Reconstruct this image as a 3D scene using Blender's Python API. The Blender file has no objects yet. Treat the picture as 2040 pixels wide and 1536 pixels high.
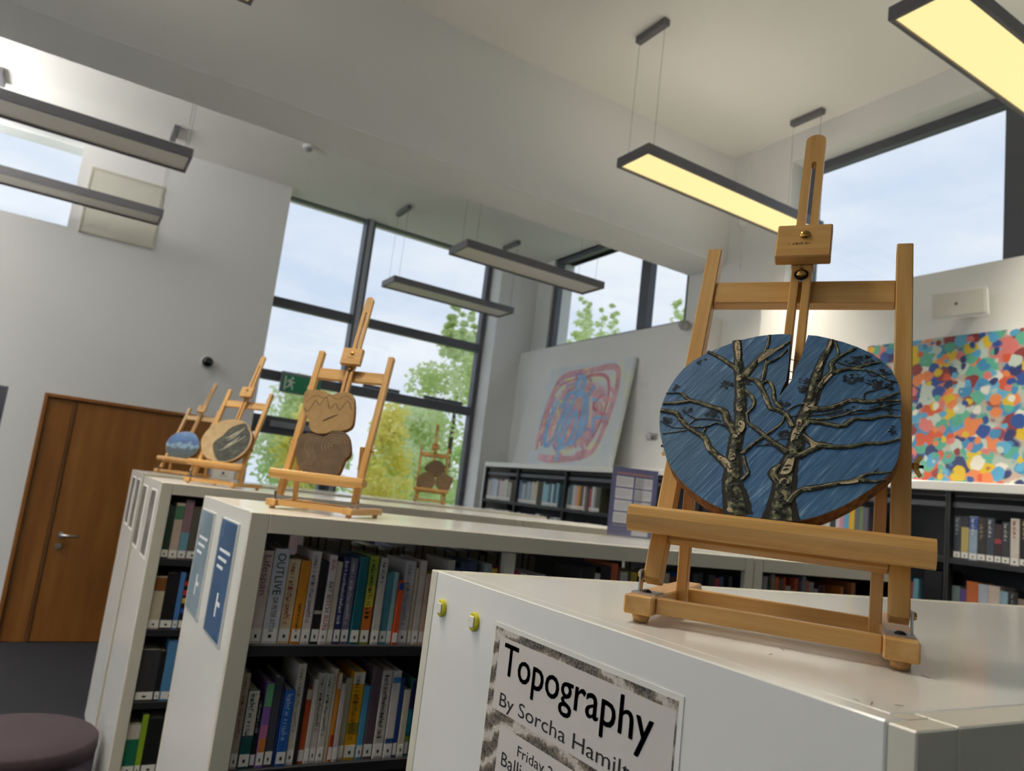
import bpy, bmesh, math, random
from mathutils import Matrix, Vector

scene = bpy.context.scene
col = scene.collection
RN = random.Random(11)

# ---------------------------------------------------------------- camera
F_PX = 1489.5                                    # focal length in pixels of the 2040 px wide frame
YAW, PITCH, ROLL = (math.radians(a) for a in (30.532, 8.55, 6.909))
cam_data = bpy.data.cameras.new('camera')
cam_data.sensor_fit = 'HORIZONTAL'
cam_data.sensor_width = 36.0
cam_data.lens = F_PX / 2040 * 36.0
cam_data.clip_start = 0.02
cam_data.clip_end = 200
cam_data.dof.use_dof = True
cam_data.dof.focus_distance = 0.86
cam_data.dof.aperture_fstop = 8.5
cam = bpy.data.objects.new('camera', cam_data)
col.objects.link(cam)
fwd = Vector((math.sin(YAW) * math.cos(PITCH), math.cos(YAW) * math.cos(PITCH), math.sin(PITCH)))
r0 = Vector((math.cos(YAW), -math.sin(YAW), 0))
u0 = r0.cross(fwd)
rgt = r0 * math.cos(ROLL) + u0 * math.sin(ROLL)
upv = -r0 * math.sin(ROLL) + u0 * math.cos(ROLL)
M = Matrix((rgt, upv, -fwd)).transposed().to_4x4()
M.translation = Vector((0, 0, 1.66))
cam.matrix_world = M
scene.camera = cam

# ---------------------------------------------------------------- overcast sky, exposure
SKY = 1.04
world = bpy.data.worlds.new('overcast_sky')
scene.world = world
world.use_nodes = True
wn, wl = world.node_tree.nodes, world.node_tree.links
wn.clear()
w_out = wn.new('ShaderNodeOutputWorld')
w_bg = wn.new('ShaderNodeBackground')
w_co = wn.new('ShaderNodeTexCoord')
w_map = wn.new('ShaderNodeMapping')
w_map.inputs['Scale'].default_value = (2.2, 2.2, 7.0)
w_no = wn.new('ShaderNodeTexNoise')
w_no.inputs['Scale'].default_value = 1.6
w_no.inputs['Detail'].default_value = 5
w_no.inputs['Roughness'].default_value = 0.55
w_ra = wn.new('ShaderNodeValToRGB')
w_ra.color_ramp.elements[0].position = 0.34
w_ra.color_ramp.elements[0].color = (0.62, 0.71, 0.88, 1)
w_ra.color_ramp.elements[1].position = 0.66
w_ra.color_ramp.elements[1].color = (0.85, 0.88, 0.95, 1)
wl.new(w_co.outputs['Generated'], w_map.inputs['Vector'])
wl.new(w_map.outputs['Vector'], w_no.inputs['Vector'])
wl.new(w_no.outputs['Fac'], w_ra.inputs['Fac'])
wl.new(w_ra.outputs['Color'], w_bg.inputs['Color'])
w_bg.inputs['Strength'].default_value = SKY
wl.new(w_bg.outputs['Background'], w_out.inputs['Surface'])

scene.view_settings.view_transform = 'Standard'
scene.view_settings.look = 'None'
scene.view_settings.gamma = 1.0
scene.view_settings.use_curve_mapping = False
scene.view_settings.exposure = 0.08
scene.cycles.use_denoising = True
scene.cycles.max_bounces = 7
scene.cycles.diffuse_bounces = 4
scene.cycles.glossy_bounces = 3
scene.cycles.transparent_max_bounces = 12
scene.cycles.use_adaptive_sampling = True
scene.cycles.adaptive_threshold = 0.12
scene.cycles.adaptive_min_samples = 16
scene.cycles.sample_clamp_indirect = 6.0

LAMP_GLOW = 1.0         # brightness of the lit diffusers
FILL_UP = 3.6            # watts of the fill light added above each lit pendant, aimed at the ceiling
LAMP_DOWN = 27.0         # watts of the narrow-cone down-light added under its diffuser

# ---------------------------------------------------------------- materials
def lin(h):
    v = [int(h[i:i + 2], 16) / 255 for i in (0, 2, 4)]
    return tuple(c / 12.92 if c <= 0.04045 else ((c + 0.055) / 1.055) ** 2.4 for c in v)

MATS = {}

def new_mat(name):
    m = bpy.data.materials.new(name)
    m.use_nodes = True
    nt = m.node_tree
    b = nt.nodes['Principled BSDF']
    return m, nt, b

def obj_noise(nt, scale, detail=3, vec_scale=(1, 1, 1), rough=0.5):
    tc = nt.nodes.new('ShaderNodeTexCoord')
    mp = nt.nodes.new('ShaderNodeMapping')
    mp.inputs['Scale'].default_value = vec_scale
    no = nt.nodes.new('ShaderNodeTexNoise')
    no.inputs['Scale'].default_value = scale
    no.inputs['Detail'].default_value = detail
    no.inputs['Roughness'].default_value = rough
    nt.links.new(tc.outputs['Object'], mp.inputs['Vector'])
    nt.links.new(mp.outputs['Vector'], no.inputs['Vector'])
    return no

def ramp(nt, fac, stops):
    ra = nt.nodes.new('ShaderNodeValToRGB')
    e = ra.color_ramp.elements
    while len(e) < len(stops):
        e.new(0.5)
    for i, (p, c) in enumerate(stops):
        e[i].position = p
        e[i].color = (*c, 1)
    nt.links.new(fac, ra.inputs['Fac'])
    return ra

def add_bump(nt, b, height, strength, dist=0.002):
    bp = nt.nodes.new('ShaderNodeBump')
    bp.inputs['Strength'].default_value = strength
    bp.inputs['Distance'].default_value = dist
    nt.links.new(height, bp.inputs['Height'])
    nt.links.new(bp.outputs['Normal'], b.inputs['Normal'])

def mat(name, color, rough=0.5, metal=0.0, var=0.06, vscale=6.0, bump=0.0, bscale=200.0, spec=0.5):
    """plain coloured surface with a little uneven tone"""
    if name in MATS:
        return MATS[name]
    c = lin(color) if isinstance(color, str) else color
    m, nt, b = new_mat(name)
    b.inputs['Roughness'].default_value = rough
    b.inputs['Metallic'].default_value = metal
    b.inputs['Specular IOR Level'].default_value = spec
    if var:
        no = obj_noise(nt, vscale, 1)
        ra = ramp(nt, no.outputs['Fac'], [(0.3, tuple(max(0, x * (1 - var)) for x in c)), (0.7, tuple(min(1, x * (1 + var)) for x in c))])
        nt.links.new(ra.outputs['Color'], b.inputs['Base Color'])
    else:
        b.inputs['Base Color'].default_value = (*c, 1)
    if bump:
        n2 = obj_noise(nt, bscale, 2)
        add_bump(nt, b, n2.outputs['Fac'], bump)
    MATS[name] = m
    return m

def wood_mat(name, axis, dark, mid, light, scale=26, rough=0.38, stretch=14):
    """straight grained wood; axis = grain direction"""
    if name in MATS:
        return MATS[name]
    m, nt, b = new_mat(name)
    vs = [stretch, stretch, stretch]
    vs[axis] = 1.0
    no = obj_noise(nt, scale / stretch * 2, 6, vs, 0.6)
    ra = ramp(nt, no.outputs['Fac'], [(0.25, dark), (0.5, mid), (0.75, light)])
    nt.links.new(ra.outputs['Color'], b.inputs['Base Color'])
    b.inputs['Roughness'].default_value = rough
    add_bump(nt, b, no.outputs['Fac'], 0.12, 0.0006)
    MATS[name] = m
    return m

def mix_rgb(nt, fac, a, b_):
    mx = nt.nodes.new('ShaderNodeMix')
    mx.data_type = 'RGBA'
    if isinstance(fac, float):
        mx.inputs[0].default_value = fac
    else:
        nt.links.new(fac, mx.inputs[0])
    for sock, v in ((mx.inputs[6], a), (mx.inputs[7], b_)):
        if isinstance(v, tuple):
            sock.default_value = (*v, 1)
        else:
            nt.links.new(v, sock)
    return mx.outputs[2]

BE = (lin('bb8848'), lin('d2a05a'), lin('e0b574'))
beech = [wood_mat('beech_grain_' + 'xyz'[a], a, *BE) for a in range(3)]
beech_end = mat('beech_end_grain', 'cc9a5c', 0.5, var=0.18, vscale=160)
door_wood = wood_mat('oak_door_veneer', 2, lin('7e4d20'), lin('8f5b28'), lin('9d6a32'), scale=5, rough=0.35, stretch=9)
wall_white = mat('white_wall_paint', 'e6e6e4', 0.75, var=0.012, vscale=0.8)
ceil_white = mat('white_ceiling_paint', 'eceae4', 0.8, var=0.015, vscale=0.7)
laminate = mat('white_laminate', 'efefeb', 0.17, var=0.015, vscale=3)
laminate_edge = mat('cream_laminate_edge', 'dcd8c8', 0.3, var=0.02, vscale=4)
charcoal = mat('charcoal_shelf_steel', '26272b', 0.45, var=0.08, vscale=8)
frame_grey = mat('anthracite_window_frame', '565860', 0.4, var=0.05, vscale=4)
lamp_grey = mat('grey_lamp_housing', '6c6a6e', 0.45, 0.1, var=0.04)
carpet = mat('navy_carpet', '101017', 0.95, var=0.25, vscale=90)
steel = mat('brushed_steel', 'b0b0ae', 0.3, 0.9, var=0.05)
brass = mat('polished_brass', 'c79a52', 0.25, 0.95, var=0.05)
dark_metal = mat('dark_metal', '26231f', 0.4, 0.6, var=0.1)
white_plastic = mat('white_plastic', 'e4e4e2', 0.35, var=0.01)
black_plastic = mat('black_plastic', '15161c', 0.25, var=0.05)
paper = mat('white_paper', 'eeece6', 0.7, var=0.01)
page_mat = mat('book_pages', 'd8cfba', 0.85, var=0.1, vscale=150)
ink = mat('black_ink', '17161a', 0.6, var=0.0)
bark_rim = mat('bark_rim', '86592f', 0.9, var=0.45, vscale=140, bump=0.8, bscale=160)
BE_CUT = (lin('8f7449'), lin('a88a5a'), lin('b89a68'))

def glass_mat():
    m, nt, b = new_mat('window_glass')
    nt.nodes.remove(b)
    o = nt.nodes['Material Output']
    t = nt.nodes.new('ShaderNodeBsdfTransparent')
    t.inputs['Color'].default_value = (0.97, 0.985, 0.98, 1)
    g = nt.nodes.new('ShaderNodeBsdfGlossy')
    g.inputs['Roughness'].default_value = 0.02
    mx = nt.nodes.new('ShaderNodeMixShader')
    mx.inputs[0].default_value = 0.02
    nt.links.new(t.outputs[0], mx.inputs[1])
    nt.links.new(g.outputs[0], mx.inputs[2])
    nt.links.new(mx.outputs[0], o.inputs['Surface'])
    return m
glass = glass_mat()

def glow_mat(name, color, strength):
    m, nt, b = new_mat(name)
    b.inputs['Base Color'].default_value = (0.12, 0.11, 0.08, 1)
    b.inputs['Emission Color'].default_value = (*color, 1)
    b.inputs['Emission Strength'].default_value = strength
    b.inputs['Roughness'].default_value = 0.5
    return m
lamp_on = glow_mat('lit_lamp_diffuser', (1.0, 0.82, 0.36), LAMP_GLOW)
lamp_off = mat('unlit_lamp_diffuser', 'f0e8da', 0.35, var=0.03, vscale=2)

# ---------------------------------------------------------------- mesh helpers
def link(o, parent=None):
    col.objects.link(o)
    if parent is not None:
        o.parent = parent
    return o

def from_bm(name, bm, m, parent=None, smooth=False):
    me = bpy.data.meshes.new(name)
    bm.normal_update()
    bm.to_mesh(me)
    bm.free()
    for mm in (m if isinstance(m, (list, tuple)) else [m]):
        me.materials.append(mm)
    if smooth:
        for p in me.polygons:
            p.use_smooth = True
    return link(bpy.data.objects.new(name, me), parent)

def box(name, x0, x1, y0, y1, z0, z1, m, parent=None, bevel=0.0):
    bm = bmesh.new()
    vs = [bm.verts.new((x, y, z)) for z in (z0, z1) for y in (y0, y1) for x in (x0, x1)]
    for f in ((0, 2, 3, 1), (4, 5, 7, 6), (0, 1, 5, 4), (2, 6, 7, 3), (0, 4, 6, 2), (1, 3, 7, 5)):
        bm.faces.new([vs[i] for i in f])
    if bevel:
        bmesh.ops.bevel(bm, geom=bm.edges[:], offset=bevel, segments=1, affect='EDGES')
    return from_bm(name, bm, m, parent)

def prism(name, loops, y0, y1, m, parent=None, bevel=0.0, side_mat=None):
    """polygon (with holes) in x/z, extruded from y0 (front) to y1 (back)"""
    bm = bmesh.new()
    eds = []
    for lp in loops:
        vs = [bm.verts.new((x, y0, z)) for x, z in lp]
        eds += [bm.edges.new((vs[i], vs[(i + 1) % len(vs)])) for i in range(len(vs))]
    bmesh.ops.triangle_fill(bm, use_beauty=True, use_dissolve=False, edges=eds)
    front = bm.faces[:]
    for f in front:
        f.normal_update()
        if f.normal.y > 0:
            f.normal_flip()
    if abs(y1 - y0) > 1e-7:
        bedges = [(e.verts[0], e.verts[1], e.link_faces[0]) for e in eds if e.link_faces]
        back = {v: bm.verts.new((v.co.x, y1, v.co.z)) for v in bm.verts[:]}
        for f in front:
            bm.faces.new([back[v] for v in reversed(f.verts[:])])
        for a, b_, lf in bedges:
            order = lf.verts[:]
            i = order.index(a)
            q = (b_, a, back[a], back[b_]) if order[(i + 1) % len(order)] == b_ else (a, b_, back[b_], back[a])
            f = bm.faces.new(q)
            if side_mat is not None:
                f.material_index = 1
    mats = [m] if side_mat is None else [m, side_mat]
    return from_bm(name, bm, mats, parent)

def cyl(name, p0, p1, r0, r1, m, parent=None, n=12, smooth=True):
    bm = bmesh.new()
    p0, p1 = Vector(p0), Vector(p1)
    d = (p1 - p0).normalized()
    a = d.orthogonal().normalized()
    b_ = d.cross(a)
    rings = []
    for p, r in ((p0, r0), (p1, r1)):
        rings.append([bm.verts.new(p + (a * math.cos(t) + b_ * math.sin(t)) * r) for t in [2 * math.pi * i / n for i in range(n)]])
    for i in range(n):
        bm.faces.new((rings[0][i], rings[0][(i + 1) % n], rings[1][(i + 1) % n], rings[1][i]))
    bm.faces.new(rings[0][::-1])
    bm.faces.new(rings[1])
    o = from_bm(name, bm, m, parent)
    if smooth:
        for p in o.data.polygons:
            p.use_smooth = len(p.vertices) == 4
    return o

def lathe(name, prof, m, parent=None, n=24, loc=(0, 0, 0), rot=None):
    """profile of (radius, z) turned about z"""
    bm = bmesh.new()
    rings = [[bm.verts.new((r * math.cos(2 * math.pi * i / n), r * math.sin(2 * math.pi * i / n), z)) for i in range(n)] for r, z in prof]
    for a, b_ in zip(rings, rings[1:]):
        for i in range(n):
            bm.faces.new((a[i], a[(i + 1) % n], b_[(i + 1) % n], b_[i]))
    bm.faces.new(rings[0][::-1])
    bm.faces.new(rings[-1])
    o = from_bm(name, bm, m, parent, smooth=True)
    o.location = loc
    if rot:
        o.rotation_euler = rot
    return o

def empty(name, loc=(0, 0, 0), rz=0.0, parent=None):
    o = bpy.data.objects.new(name, None)
    o.empty_display_size = 0.05
    link(o, parent)
    o.location = loc
    o.rotation_euler = (0, 0, rz)
    return o

def tag(o, label, cat, group=None, kind=None):
    o['label'] = label
    o['category'] = cat
    if group:
        o['group'] = group
    if kind:
        o['kind'] = kind
    return o

def struct(o, label=None):
    o['kind'] = 'structure'
    if label:
        o['label'] = label
    return o

def smooth_line(pts, n=5):
    """Catmull-Rom through (x, z, width) points"""
    if len(pts) < 3:
        n = max(n, 2)
    P = [pts[0]] + list(pts) + [pts[-1]]
    out = []
    for i in range(1, len(P) - 2):
        for k in range(n):
            t = k / n
            out.append(tuple(0.5 * (2 * b_ + (c - a) * t + (2 * a - 5 * b_ + 4 * c - d) * t * t + (-a + 3 * b_ - 3 * c + d) * t ** 3) for a, b_, c, d in zip(P[i - 1], P[i], P[i + 1], P[i + 2])))
    out.append(tuple(pts[-1]))
    return out

def add_ribbon(bm, pts, y, th, wob=0.0, mi=0, scale=1.0, shift=0.0):
    """brush stroke in x/z at depth y (towards -y), with thickness th"""
    n = len(pts)
    L, Rr = [], []
    for i, (x, z, w) in enumerate(pts):
        a, b_ = pts[max(0, i - 1)], pts[min(n - 1, i + 1)]
        dx, dz = b_[0] - a[0], b_[1] - a[1]
        l = math.hypot(dx, dz) or 1
        nx, nz = -dz / l, dx / l
        wb = wob * min(1.0, 0.006 / max(w, 1e-6))
        w1 = w * 0.5 * scale * (1 + wb * RN.uniform(-1, 1))
        w2 = w * 0.5 * scale * (1 + wb * RN.uniform(-1, 1))
        s = shift * w
        L.append(bm.verts.new((x + nx * (w1 + s), y, z + nz * (w1 + s))))
        Rr.append(bm.verts.new((x - nx * (w2 - s), y, z - nz * (w2 - s))))
    C = [bm.verts.new(((a.co.x + b_.co.x) / 2, y - th, (a.co.z + b_.co.z) / 2)) for a, b_ in zip(L, Rr)]
    for i in range(n - 1):
        for q in ((L[i], C[i], C[i + 1], L[i + 1]), (C[i], Rr[i], Rr[i + 1], C[i + 1])):
            f = bm.faces.new(q)
            f.material_index = mi
            f.normal_update()
            if f.normal.y > 0:
                f.normal_flip()

def text_mesh(body):
    cu = bpy.data.curves.new('lettering', 'FONT')
    cu.body = body
    cu.resolution_u = 3
    cu.fill_mode = 'FRONT'
    ob = bpy.data.objects.new('lettering', cu)
    col.objects.link(ob)
    bpy.context.view_layer.update()
    me = bpy.data.meshes.new_from_object(ob.evaluated_get(bpy.context.evaluated_depsgraph_get()))
    bpy.data.objects.remove(ob)
    bpy.data.curves.remove(cu)
    return me

TEXT_CACHE = {}

def text(body, m, parent, fn, width, height=None, align='L', name='lettering'):
    """flat lettering; fn maps (right, up) in metres to the parent's local space"""
    if body not in TEXT_CACHE:
        me = text_mesh(body)
        TEXT_CACHE[body] = ([tuple(v.co) for v in me.vertices], [tuple(p.vertices) for p in me.polygons])
        bpy.data.meshes.remove(me)
    vs, fs = TEXT_CACHE[body]
    if not vs:
        return None
    x0, x1 = min(v[0] for v in vs), max(v[0] for v in vs)
    y1 = max(v[1] for v in vs)
    sx = width / (x1 - x0)
    sy = sx if height is None else height / y1
    off = {'L': 0, 'C': -width / 2, 'R': -width}[align]
    me = bpy.data.meshes.new(name)
    me.from_pydata([fn((v[0] - x0) * sx + off, v[1] * sy) for v in vs], [], fs)
    me.materials.append(m)
    return link(bpy.data.objects.new(name, me), parent)

for _t in ('Topography', 'By Sorcha Hamilton', 'Friday 2nd', 'Ballin', 'Lifespan', 'OUTLIVE', 'DR PETER ATTIA', 'RUN', 'FAT BITCH', 'PETER JA'):
    me_ = text_mesh(_t)
    TEXT_CACHE[_t] = ([tuple(v.co) for v in me_.vertices], [tuple(p.vertices) for p in me_.polygons])
    bpy.data.meshes.remove(me_)

# lettering too blurred to read in the photograph: a string of tildes becomes that many unreadable strokes
def blurred_glyphs(n):
    r = random.Random(n * 7 + 3)
    vs, fs, x = [], [], 0.0
    def bar(x0, x1, y0, y1):
        i = len(vs)
        vs.extend([(x0, y0, 0), (x1, y0, 0), (x1, y1, 0), (x0, y1, 0)])
        fs.append((i, i + 1, i + 2, i + 3))
    for _ in range(n):
        w = r.uniform(0.35, 0.6)
        h = r.choice((0.6, 0.6, 0.62, 0.95))
        bar(x, x + 0.12, 0, h)
        if r.random() < 0.7:
            bar(x + w - 0.12, x + w, 0, min(h, 0.6))
        bar(x + 0.12, x + w - 0.12, r.choice((0.0, 0.24, 0.48)), r.choice((0.12, 0.36, 0.6)) + 0.13)
        x += w + (0.16 if r.random() < 0.85 else 0.5)
    vs.append((0.0, 1.0, 0))
    return vs, fs
for _n in (6, 7, 10, 14, 18, 24):
    TEXT_CACHE['~' * _n] = blurred_glyphs(_n)

# ================================================================ the room
X_W, X_E = -6.2, 4.95            # outer faces of the west and east walls
Y_S, Y_N = -4.0, 7.56
Z_LOW, Z_HIGH, Z_SOFFIT = 4.52, 4.86, 3.87

def holed_wall(name, axis, p0, p1, a0, a1, z0, z1, holes, m):
    """wall slab between p0 and p1 on its normal axis, with rectangular openings (a0, a1, z0, z1)"""
    A = sorted({a0, a1, *[h[0] for h in holes], *[h[1] for h in holes]})
    Z = sorted({z0, z1, *[h[2] for h in holes], *[h[3] for h in holes]})
    A = [a for a in A if a0 <= a <= a1]
    Z = [z for z in Z if z0 <= z <= z1]
    bm = bmesh.new()
    cache = {}
    def v(p, a, z):
        k = (p, a, z)
        if k not in cache:
            cache[k] = bm.verts.new((p, a, z) if axis == 'x' else (a, p, z))
        return cache[k]
    def solid(i, j):
        if not (0 <= i < len(A) - 1 and 0 <= j < len(Z) - 1):
            return False
        ca, cz = (A[i] + A[i + 1]) / 2, (Z[j] + Z[j + 1]) / 2
        return not any(h[0] < ca < h[1] and h[2] < cz < h[3] for h in holes)
    for i in range(len(A) - 1):
        for j in range(len(Z) - 1):
            if not solid(i, j):
                continue
            c = ((A[i], Z[j]), (A[i + 1], Z[j]), (A[i + 1], Z[j + 1]), (A[i], Z[j + 1]))
            bm.faces.new([v(p0, *q) for q in c])
            bm.faces.new([v(p1, *q) for q in reversed(c)])
            for di, dj, e in ((0, -1, (0, 1)), (1, 0, (1, 2)), (0, 1, (2, 3)), (-1, 0, (3, 0))):
                if not solid(i + di, j + dj):
                    q0, q1 = c[e[0]], c[e[1]]
                    bm.faces.new((v(p0, *q0), v(p1, *q0), v(p1, *q1), v(p0, *q1)))
    bmesh.ops.recalc_face_normals(bm, faces=bm.faces[:])
    return struct(from_bm(name, bm, m))

struct(box('floor', X_W, X_E, Y_S, 8.1, -0.1, 0.0, carpet))
holed_wall('wall_back', 'y', Y_N, 7.95, X_W, 1.585, 0, 4.95,
           [(-2.4, -0.257, 3.55, 4.34), (-0.155, 1.268, 0.0, 2.08), (-1.5, -0.42, 0.0, 2.083)], wall_white)
holed_wall('wall_pier', 'y', Y_N, 7.95, 4.144, X_E, 0, 4.95, [], wall_white)
struct(box('wall_front', X_W, X_E, Y_S - 0.2, Y_S, 0, 4.95, wall_white))
WEST = [(-3.6, -0.2, 0.4, 4.6), (0.0, 4.3, 0.4, 4.6), (5.1, 7.4, 0.4, 4.4)]  # unseen west windows, enlarged to let more daylight into the room
holed_wall('wall_left', 'x', X_W - 0.2, X_W, Y_S, 7.95, 0, 4.95, WEST, wall_white)
# east side: thick dado walls carrying the clerestory, with the pilaster recess between them
struct(box('wall_right', 4.52, X_E, 4.50, Y_N, 0, 3.385, wall_white))
struct(box('wall_right_near', 4.52, X_E, Y_S, 3.96, 0, 3.385, wall_white))
holed_wall('wall_right_upper', 'x', 4.66, X_E, Y_S, Y_N, 0.0, 4.95,
           [(4.95, 7.24, 3.44, 4.52), (-1.6, 3.87, 3.40, 4.62)], wall_white)
struct(box('ceiling', X_W, X_E, Y_S, 4.52, Z_HIGH, Z_HIGH + 0.1, ceil_white))
struct(box('ceiling_low', X_W, X_E, 4.93, 8.0, Z_LOW, Z_LOW + 0.1, ceil_white))
struct(box('wall_downstand', X_W, 4.80, 4.50, 4.95, Z_SOFFIT, 4.95, wall_white), 'white downstand wall crossing the ceiling')
struct(box('trim_1', X_W, -1.52, 7.545, 7.56, 0, 0.10, wall_white))
struct(box('trim_2', -0.40, -0.175, 7.545, 7.56, 0, 0.10, wall_white))

# ---- big window
w1 = struct(empty('window_1', (1.585, 7.85, 0)), 'tall grid window looking onto trees')
def wbar(n, x0, x1, z0, z1, y0=7.80, y1=7.90, m=frame_grey):
    return box(n, x0 - 1.585, x1 - 1.585, y0 - 7.85, y1 - 7.85, z0, z1, m, w1, 0.004)
XS = [1.585, 2.485, 2.590, 4.075]
wbar('mullion', 2.485, 2.590, 0.0, 4.52, 7.77, 7.91)
wbar('mullion_cap', 2.512, 2.563, 0.0, 4.52, 7.762, 7.77, mat('aluminium_cap', 'a4a8b0', 0.35))
wbar('jamb', 4.075, 4.115, 0.0, 4.52)
wbar('jamb_cover', 4.115, 4.175, 0.0, 4.52, 7.83, 7.90, mat('pale_grey_frame', '8e9098', 0.4))
wbar('jamb', 4.175, 4.20, 0.0, 4.52)
for x0, x1 in ((1.585, 2.485), (2.59, 4.075)):
    wbar('transom', x0, x1, 3.335, 3.43)
    wbar('transom', x0, x1, 2.565, 2.665)
    wbar('head', x0, x1, 4.505, 4.52)
    wbar('bottom_rail', x0, x1, 0.0, 0.12)
wbar('opening_bar', 2.72, 3.15, 2.665, 2.70, 7.77, 7.80)
wbar('opening_bar', 3.45, 3.95, 2.665, 2.70, 7.77, 7.80)
wbar('door_head', 1.585, 2.485, 2.02, 2.20, 7.78, 7.90)
wbar('door_closer', 1.80, 2.22, 2.09, 2.15, 7.72, 7.78, mat('pale_grey_frame', '8e9098', 0.4))
wbar('door_stile', 1.585, 1.66, 0.12, 2.02)
wbar('door_stile', 2.41, 2.485, 0.12, 2.02)
wbar('door_rail', 1.66, 2.41, 0.95, 1.08)
for x0, x1 in ((1.585, 2.485), (2.59, 4.075)):
    for z0, z1 in ((0.12, 2.565), (2.665, 3.335), (3.43, 4.505)):
        wbar('pane', x0, x1, z0, z1, 7.847, 7.853, glass)

# ---- clerestory windows in the east wall
def east_window(name, label, y0, y1, z0, z1, xs, mulls, fw, gap):
    w = struct(empty(name, (xs, y0, z0)), label)
    def b(n, a0, a1, c0, c1, m=frame_grey, t=0.035):
        return box(n, -t, t, a0 - y0, a1 - y0, c0 - z0, c1 - z0, m, w, 0.003 if m is frame_grey else 0)
    b('head', y0, y1, z1 - fw, z1)
    b('bottom_rail', y0, y1, z0, z0 + 0.02)
    b('jamb', y0, y0 + fw, z0 + 0.02, z1 - fw)
    b('jamb', y1 - fw * 1.6, y1, z0 + 0.02, z1 - fw)
    edges = [y0 + fw]
    for c in mulls:
        b('mullion', c - 0.068, c + 0.068, z0 + 0.02, z1 - fw, t=0.045)
        edges += [c - 0.068, c + 0.068]
    edges.append(y1 - fw * 1.6)
    for a0, a1 in zip(edges[::2], edges[1::2]):
        b('pane', a0, a1, z0 + 0.02, z1 - fw, glass, 0.003)
    return w
east_window('window_2', 'high window above the leaning pink canvas', 4.95, 7.24, 3.44, 4.52, 4.72, [5.59], 0.055, 0)
east_window('window_3', 'large high window above the dotted canvas', -1.6, 3.87, 3.40, 4.62, 4.85, [2.27, 0.6], 0.075, 0)
w4 = struct(empty('window_4', (-2.4, 7.7, 3.55)), 'high window in the wall above the doors')
box('pane', 0, 2.143, -0.003, 0.003, 0, 0.79, glass, w4)
box('head', 0, 2.143, -0.015, 0.015, 0.78, 0.79, wall_white, w4)
box('bottom_rail', 0, 2.143, -0.015, 0.015, 0, 0.01, wall_white, w4)
for i, h in enumerate(WEST):
    w = struct(empty('window_%d' % (5 + i), (X_W - 0.1, h[0], h[2])))
    L, H = h[1] - h[0], h[3] - h[2]
    box('pane', -0.003, 0.003, 0, L, 0, H, glass, w)
    for a in (0, L / 2 - 0.04, L - 0.08):
        box('mullion', -0.04, 0.04, a, a + 0.08, 0, H, frame_grey, w)
    box('head', -0.04, 0.04, 0, L, H - 0.07, H, frame_grey, w)
    box('bottom_rail', -0.04, 0.04, 0, L, 0, 0.07, frame_grey, w)

# ---- doors in the back wall
d1 = struct(empty('door_1', (-0.155, 7.56, 0)), 'brown oak veneer door with steel lever handle')
box('side_panel', 0.03, 0.225, 0.02, 0.06, 0.0, 2.045, door_wood, d1, 0.002)
lf = box('door_leaf', 0.255, 1.385, 0.012, 0.06, 0.005, 2.045, door_wood, d1, 0.003)
box('frame_post', 0.0, 0.03, -0.012, 0.10, 0, 2.08, door_wood, d1, 0.002)
box('frame_post', 0.228, 0.252, 0.004, 0.10, 0, 2.045, mat('dark_oak_edge', '6a4420', 0.5), d1, 0.002)
box('frame_post', 1.39, 1.42, -0.012, 0.10, 0, 2.08, door_wood, d1, 0.002)
box('frame_head', 0.03, 1.39, -0.012, 0.10, 2.05, 2.08, door_wood, d1, 0.002)
box('back_board', 0.0, 1.42, 0.065, 0.10, 0, 2.08, door_wood, d1)
hd = empty('handle', (0.33, 0.0, 0.895), 0, d1)
cyl('rose', (0, 0.012, 0), (0, 0.0, 0), 0.026, 0.026, steel, hd, 20)
cyl('neck', (0, 0.0, 0), (0, -0.05, 0), 0.010, 0.010, steel, hd)
cyl('lever', (-0.008, -0.05, 0), (0.135, -0.05, 0.0), 0.011, 0.010, steel, hd)
cyl('lock_rose', (0.33, 0.012, 0.80), (0.33, 0.002, 0.80), 0.024, 0.024, steel, d1, 20)
d2 = struct(empty('door_2', (-1.5, 7.56, 0)), 'grey framed glazed door at the edge of the back wall')
box('frame_post', 1.03, 1.08, 0.0, 0.1, 0, 2.083, frame_grey, d2, 0.003)
box('frame_head', 0.0, 1.03, 0.0, 0.1, 2.02, 2.083, frame_grey, d2, 0.003)
box('frame_post', 0.0, 0.05, 0.0, 0.1, 0, 2.02, frame_grey, d2, 0.003)
box('door_leaf', 0.05, 1.03, 0.05, 0.08, 0, 2.02, mat('grey_green_door', '7d837e', 0.4), d2, 0.003)

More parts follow.
